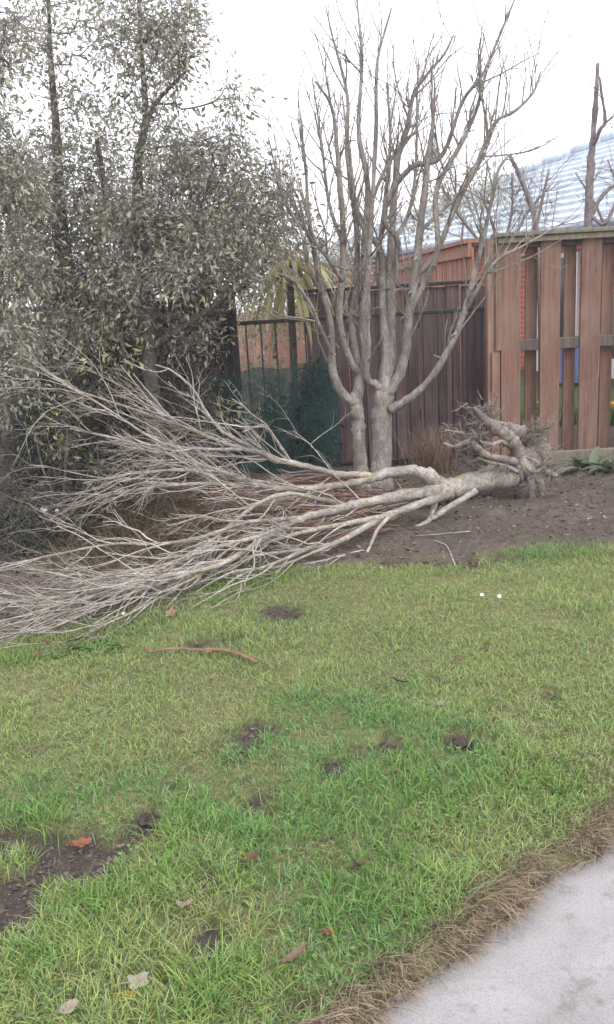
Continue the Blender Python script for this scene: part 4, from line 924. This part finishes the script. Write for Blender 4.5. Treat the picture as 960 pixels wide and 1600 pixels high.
# undergrowth of dead stalks in the shade
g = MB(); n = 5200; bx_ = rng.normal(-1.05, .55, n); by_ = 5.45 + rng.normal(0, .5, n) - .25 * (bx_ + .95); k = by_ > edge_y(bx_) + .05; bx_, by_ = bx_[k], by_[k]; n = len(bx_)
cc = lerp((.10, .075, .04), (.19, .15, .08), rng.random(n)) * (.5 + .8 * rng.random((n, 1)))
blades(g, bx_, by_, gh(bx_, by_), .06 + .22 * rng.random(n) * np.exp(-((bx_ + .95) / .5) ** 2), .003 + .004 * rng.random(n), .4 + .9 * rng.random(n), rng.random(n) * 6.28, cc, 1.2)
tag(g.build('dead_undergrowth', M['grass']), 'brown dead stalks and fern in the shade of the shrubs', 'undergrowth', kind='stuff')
# dry grass clump by the dark fence
c0 = G(690, 752); g = MB(); n = 420; bx_ = c0[0] + rng.normal(0, .11, n); by_ = c0[1] + .3 + rng.normal(0, .06, n)
blades(g, bx_, by_, gh(bx_, by_), .15 + .38 * rng.random(n), .003 + .002 * rng.random(n), .15 + .5 * rng.random(n), rng.random(n) * 6.28, lerp((.20, .12, .085), (.40, .29, .21), rng.random(n)), .8)
o = g.build('dry_grass_clump', M['grass'], base=(c0[0], c0[1] + .3, 0)); tag(o, 'tall dry reddish grass clump between the standing tree and the roots', 'grass clump')
# leafy rosette at the foot of the fence
c0 = G(942, 738); t = thing('leafy_plant', 'low plant with broad grey-green leaves at the foot of the fence', 'plant', (c0[0], c0[1], 0))
def broadleaf(mb, p, a, el, L, W, colr, droop=.5, n_=6):
    d = np.array([math.cos(a) * math.cos(el), math.sin(a) * math.cos(el), math.sin(el)]); sd_ = np.array([-math.sin(a), math.cos(a), 0]); p = np.array(p, float); v = []
    for i in range(n_ + 1):
        u = i / n_; wv = W * (math.sin(math.pi * min(1, u * .92 + .06)) ** .8); v += [p - sd_ * wv + [0, 0, wv * .35], p.copy(), p + sd_ * wv + [0, 0, wv * .35]]
        d = unit(d + np.array([0, 0, -droop / n_])); p = p + d * L / n_
    q = [(3 * i + j, 3 * i + j + 1, 3 * i + j + 4, 3 * i + j + 3) for i in range(n_) for j in range(2)]
    mb.add(v, q, None, colr)
for k in range(46):
    mb = MB(); px2 = c0[0] + rng.normal(0, .12); py2 = c0[1] + rng.normal(0, .06)
    broadleaf(mb, (px2, py2, gh(px2, py2) - .005), 6.283 * rng.random(), .35 + .8 * rng.random(), .17 + .12 * rng.random(), .026 + .014 * rng.random(), np.array([.21, .25, .17]) * (.6 + .7 * rng.random()), 1.0)
    mb.build('leaf', M['leaf'], t)
# weeds at the lawn edge
g = MB()
for k in range(150):
    c1 = G(140 + rng.normal(0, 32), 1014 + rng.normal(0, 9)); broadleaf(g, (c1[0], c1[1], gh(*c1[:2])), 6.283 * rng.random(), .3 + .6 * rng.random(), .035 + .03 * rng.random(), .008 + .006 * rng.random(), np.array([.10, .19, .045]) * (.6 + .7 * rng.random()), .8, 4)
tag(g.build('weed_patch', M['leaf']), 'low round-leaved green weeds at the lawn edge below the twigs', 'weeds', kind='stuff')

# ------------------------------------------------------------------ small things lying on the lawn
def lobed(L, W, lobes, colr, curl, seed):
    r_ = np.random.default_rng(seed); mb = MB(); m_ = 28; out = []
    for i in range(m_):
        th = 2 * math.pi * i / m_; k = 1 - .32 * (0.5 + .5 * math.cos(lobes * th)) * (1 if lobes else 0) + r_.normal(0, .04)
        out.append((L / 2 * math.cos(th) * k, W / 2 * math.sin(th) * k))
    out = np.array(out); fz = lambda p: curl * (p[:, 0] / L * 2) ** 2 + .7 * curl * np.abs(p[:, 1] / W * 2) + r_.normal(0, .002, len(p))
    inn = out * .5; ce = np.zeros((1, 2)); pts = np.vstack([out, inn, ce]); z = fz(pts); v = np.column_stack([pts, z])
    q = [(i, (i + 1) % m_, m_ + (i + 1) % m_, m_ + i) for i in range(m_)]; t_ = [(m_ + i, m_ + (i + 1) % m_, 2 * m_) for i in range(m_)]
    cc = np.tile(colr, (len(v), 1)) * (.85 + .25 * r_.random((len(v), 1))); cc[-1] *= .7; mb.add(v, q, t_, cc)
    mb.tube([(-L * .48, 0, curl), (-L * .62, .003, curl * .6), (-L * .75, .002, curl * .3)], [.0022, .0017, .0015], 5, np.array(colr) * .7)
    return mb
LV = [
 (268,964,.085,.075,5,(.36,.22,.17),'pale pinkish dead leaf lying by the fallen twig tips',.006),
 (128,1318,.085,.05,6,(.30,.13,.07),'orange-brown lobed oak leaf on the bare soil patch',.010),
 (190,1324,.035,.02,4,(.36,.24,.17),'small tan leaf on the bare soil right of the oak leaf',.006),
 (395,1358,.065,.028,0,(.20,.115,.075),'curled brown leaf in the middle of the near lawn',.012),
 (293,1432,.07,.045,3,(.40,.31,.23),'pale tan dead leaf with a torn tip near the soil clod',.012),
 (465,1515,.085,.035,0,(.26,.17,.13),'dull brown bark-like leaf near the bottom of the lawn',.012),
 (515,1475,.04,.03,4,(.30,.12,.06),'small rusty leaf close to the dead grass fringe',.006),
 (562,1368,.055,.03,0,(.20,.12,.085),'brown rolled leaf in the grass left of the path',.012),
 (625,1075,.07,.028,0,(.20,.13,.10),'brown curled leaf in the middle distance of the lawn',.012),
 (717,1040,.04,.03,0,(.22,.15,.12),'small brown leaf below the yellowish lawn area',.008),
 (858,1092,.045,.02,0,(.30,.14,.09),'little reddish leaf on the right side of the lawn',.006),
 (860,992,.05,.018,0,(.26,.16,.10),'thin reddish leaf on the far right lawn',.005),
 (690,1112,.045,.03,3,(.36,.33,.29),'greyish leaf beside the dark clod in the middle lawn',.006),
 (328,1030,.065,.03,3,(.36,.22,.15),'short tan leaf under the long bark strip',.008),
 (60,1030,.06,.03,4,(.30,.18,.10),'brown leaf by the weeds at the lawn edge',.008),
 (75,1010,.05,.03,4,(.26,.14,.08),'rusty leaf among the weeds at the lawn edge',.008),
 (110,1590,.05,.035,0,(.46,.36,.30),'pale leaf cut by the bottom picture edge',.01),
 (310,1515,.035,.018,0,(.42,.34,.22),'tiny straw leaf between the pale leaf and the yellow one',.005),
]
for i, (x, y, L, W, lob, cc, lab, curl) in enumerate(LV):
    c1 = G(x, y); cc = tuple(q_ * .8 for q_ in cc); mb = lobed(L * .85, W * .8, lob, cc, curl, i + 5); me = mb.mesh('dead_leaf'); me.materials.append(M['dry'])
    o = bpy.data.objects.new('dead_leaf', me); col.objects.link(o); o.location = (c1[0], c1[1], float(gh(c1[0], c1[1])) + .026); o.rotation_euler = (random.uniform(-.5, .5) + .2, random.uniform(-.4, .4), random.uniform(-1, 1))
    tag(o, lab, 'leaf', 'dead leaves on the lawn')
# pale leaf with yellow underside at the bottom
c1 = G(208, 1545); t = thing('dead_leaf', 'whitish crumpled leaf with a yellow lobe near the bottom edge', 'leaf', (c1[0], c1[1], float(gh(*c1[:2]))), 'dead leaves on the lawn')
mb = lobed(.06, .042, 4, (.42, .37, .30), .016, 77); me = mb.mesh('blade'); me.materials.append(M['dry']); inst('blade', me, t, (.01, .012, .03), (.45, .1, .4))
mb = lobed(.05, .022, 0, (.50, .34, .03), .006, 78); me = mb.mesh('lobe'); me.materials.append(M['dry']); inst('yellow_lobe', me, t, (-.012, -.02, .024), (.5, 0, .1))
# long bark strip
pts = [G(228, 1022), G(236, 1030), G(270, 1027), G(310, 1021), G(345, 1026), G(380, 1036), G(405, 1048)]
mb = MB(); pp = catmull(np.array([[a[0], a[1], float(gh(a[0], a[1])) + .03] for a in pts]), 4); n_ = len(pp); tg = np.gradient(pp, axis=0); sd_ = np.cross(tg, [0, 0, 1]); sd_ /= np.linalg.norm(sd_, axis=1)[:, None]
wv = (.006 + .012 * np.exp(-((np.linspace(0, 1, n_) - .55) / .12) ** 2) + .006 * np.exp(-((np.linspace(0, 1, n_) - .85) / .1) ** 2))[:, None]; wv[-1] = .002
v = np.stack([pp - sd_ * wv + [0, 0, .004], pp + [0, 0, .008], pp + sd_ * wv, pp - [0, 0, .003]], 1).reshape(-1, 3)
mb.add(v, [(4 * i + j, 4 * i + (j + 1) % 4, 4 * i + 4 + (j + 1) % 4, 4 * i + 4 + j) for i in range(n_ - 1) for j in range(4)], None, np.tile((.30, .185, .125), (len(v), 1)) * (.5 + .7 * rng.random((len(v), 1))))
tag(mb.build('bark_strip', M['dry']), 'long curved strip of tan bark lying on the lawn below the twigs', 'bark strip')
# soil clods
CL = [(228,1272,.045,'dark earth clod at the right end of the bare soil patch'),(405,1248,.05,'dark earth clod with grass in the middle of the lawn'),(415,1272,.03,'smaller clod just below the dark one in mid lawn'),(322,1380,.035,'dark clod left of the curled brown leaf'),(328,1465,.055,'large dark clod in a hole near the bottom'),
      (520,1198,.05,'flat dark clod left of the path half way up the lawn'),(605,1165,.035,'small dark clod right of the flat one'),(722,1160,.05,'reddish dark crumbly clod on the right lawn'),(385,1165,.06,'grey scuffed clod in the middle of the lawn'),(905,1355,.03,'dark clod in the dead grass edge by the path'),(545,1565,.04,'dark clod in the fringe at the bottom of the path')]
for i, (x, y, s, lab) in enumerate(CL):
    c1 = G(x, y); me = rockmesh(s * .55, i + 3, 9); me.materials.append(M['soilclod']); o = bpy.data.objects.new('soil_clod', me); col.objects.link(o)
    o.location = (c1[0], c1[1], float(gh(c1[0], c1[1])) + s * .22); o.rotation_euler = (0, 0, random.uniform(0, 6)); o.scale = (1.2, 1, .75); tag(o, lab, 'clod', 'clods of earth on the lawn')
# white litter under the shrubs and daisies
c1 = G(85, 805); 
for dx, lab, s in ((-16, 'crumpled white litter under the shrubs at the left', .035), (4, 'smaller white scrap beside the crumpled litter', .022)):
    q1 = P(85 + dx, 797, 5.35); me = rockmesh(s * .7, 40 + dx, 4); me.materials.append(M['paper']); o = bpy.data.objects.new('litter', me); col.objects.link(o); o.location = tuple(q1); o.scale = (.9, .7, .8); tag(o, lab, 'litter')
for (x, y, lab) in ((752, 938, 'white daisy on the far lawn, left one of the pair'), (779, 941, 'white daisy on the far lawn, right one of the pair'), (196, 968, 'white daisy by the twig tips at the lawn edge')):
    c1 = G(x, y); t = thing('daisy', lab, 'flower', (c1[0], c1[1], float(gh(*c1[:2]))), 'daisies in the lawn'); mb = MB()
    mb.tube([(0, 0, 0), (0, 0, .045)], [.0015, .0012], 4, (.1, .2, .05)); me = mb.mesh('stalk'); me.materials.append(M['grass']); inst('stalk', me, t, (0, 0, 0)); mb = MB()
    for a in range(10):
        th = a * .628; e = np.array([math.cos(th), math.sin(th), .1]) * .011; e2 = np.array([-math.sin(th), math.cos(th), 0]) * .003; mb.add([(0, 0, .046), e * .7 + e2 + [0, 0, .046], e + [0, 0, .046], e * .7 - e2 + [0, 0, .046]], [(0, 1, 2, 3)])
    me = mb.mesh('petals'); me.materials.append(M['white']); inst('petals', me, t, (0, 0, 0), (.5, 0, 0))
# loose sticks on the bed
for i, (pl, lab) in enumerate([([(540,880),(500,884),(440,890)], 'pale stick lying along the lawn edge below the fallen limbs'), ([(712,880),(700,862),(690,856),(678,852)], 'thin crooked twig on the bare soil in front of the roots'), ([(470,866),(430,872),(395,890)], 'pale stick poking from the brush onto the grass'), ([(735,850),(690,845),(650,846)], 'thin straight twig on the soil below the trunk')]):
    pp = catmull(np.array([[*G(*a)[:2], float(gh(*G(*a)[:2])) + .012] for a in pl]), 4); mb = MB(); mb.tube(pp, np.linspace(.008 if i in (0, 2) else .004, .003, len(pp)), 6); o = mb.build('stick', M['bark_twig'], base=tuple(pp[0])); tag(o, lab, 'stick', 'loose sticks on the bed')

# ------------------------------------------------------------------ thin scattering volume added to imitate lens glare
g = MB(); g.box((-75, -70, -1.2), (75, 80, 6.6))
mt = bpy.data.materials.new('glare_volume'); mt.use_nodes = True; n_ = mt.node_tree; n_.nodes.clear()
pv = n_.nodes.new('ShaderNodeVolumePrincipled'); pv.inputs['Density'].default_value = .0034; pv.inputs['Color'].default_value = (.95, .95, .97, 1); pv.inputs['Anisotropy'].default_value = .2
oo = n_.nodes.new('ShaderNodeOutputMaterial'); n_.links.new(pv.outputs[0], oo.inputs['Volume'])
tag(g.build('glare_haze', mt, smooth=False), 'thin pale volume added over the garden to imitate lens glare', 'glare_haze', kind='stuff')
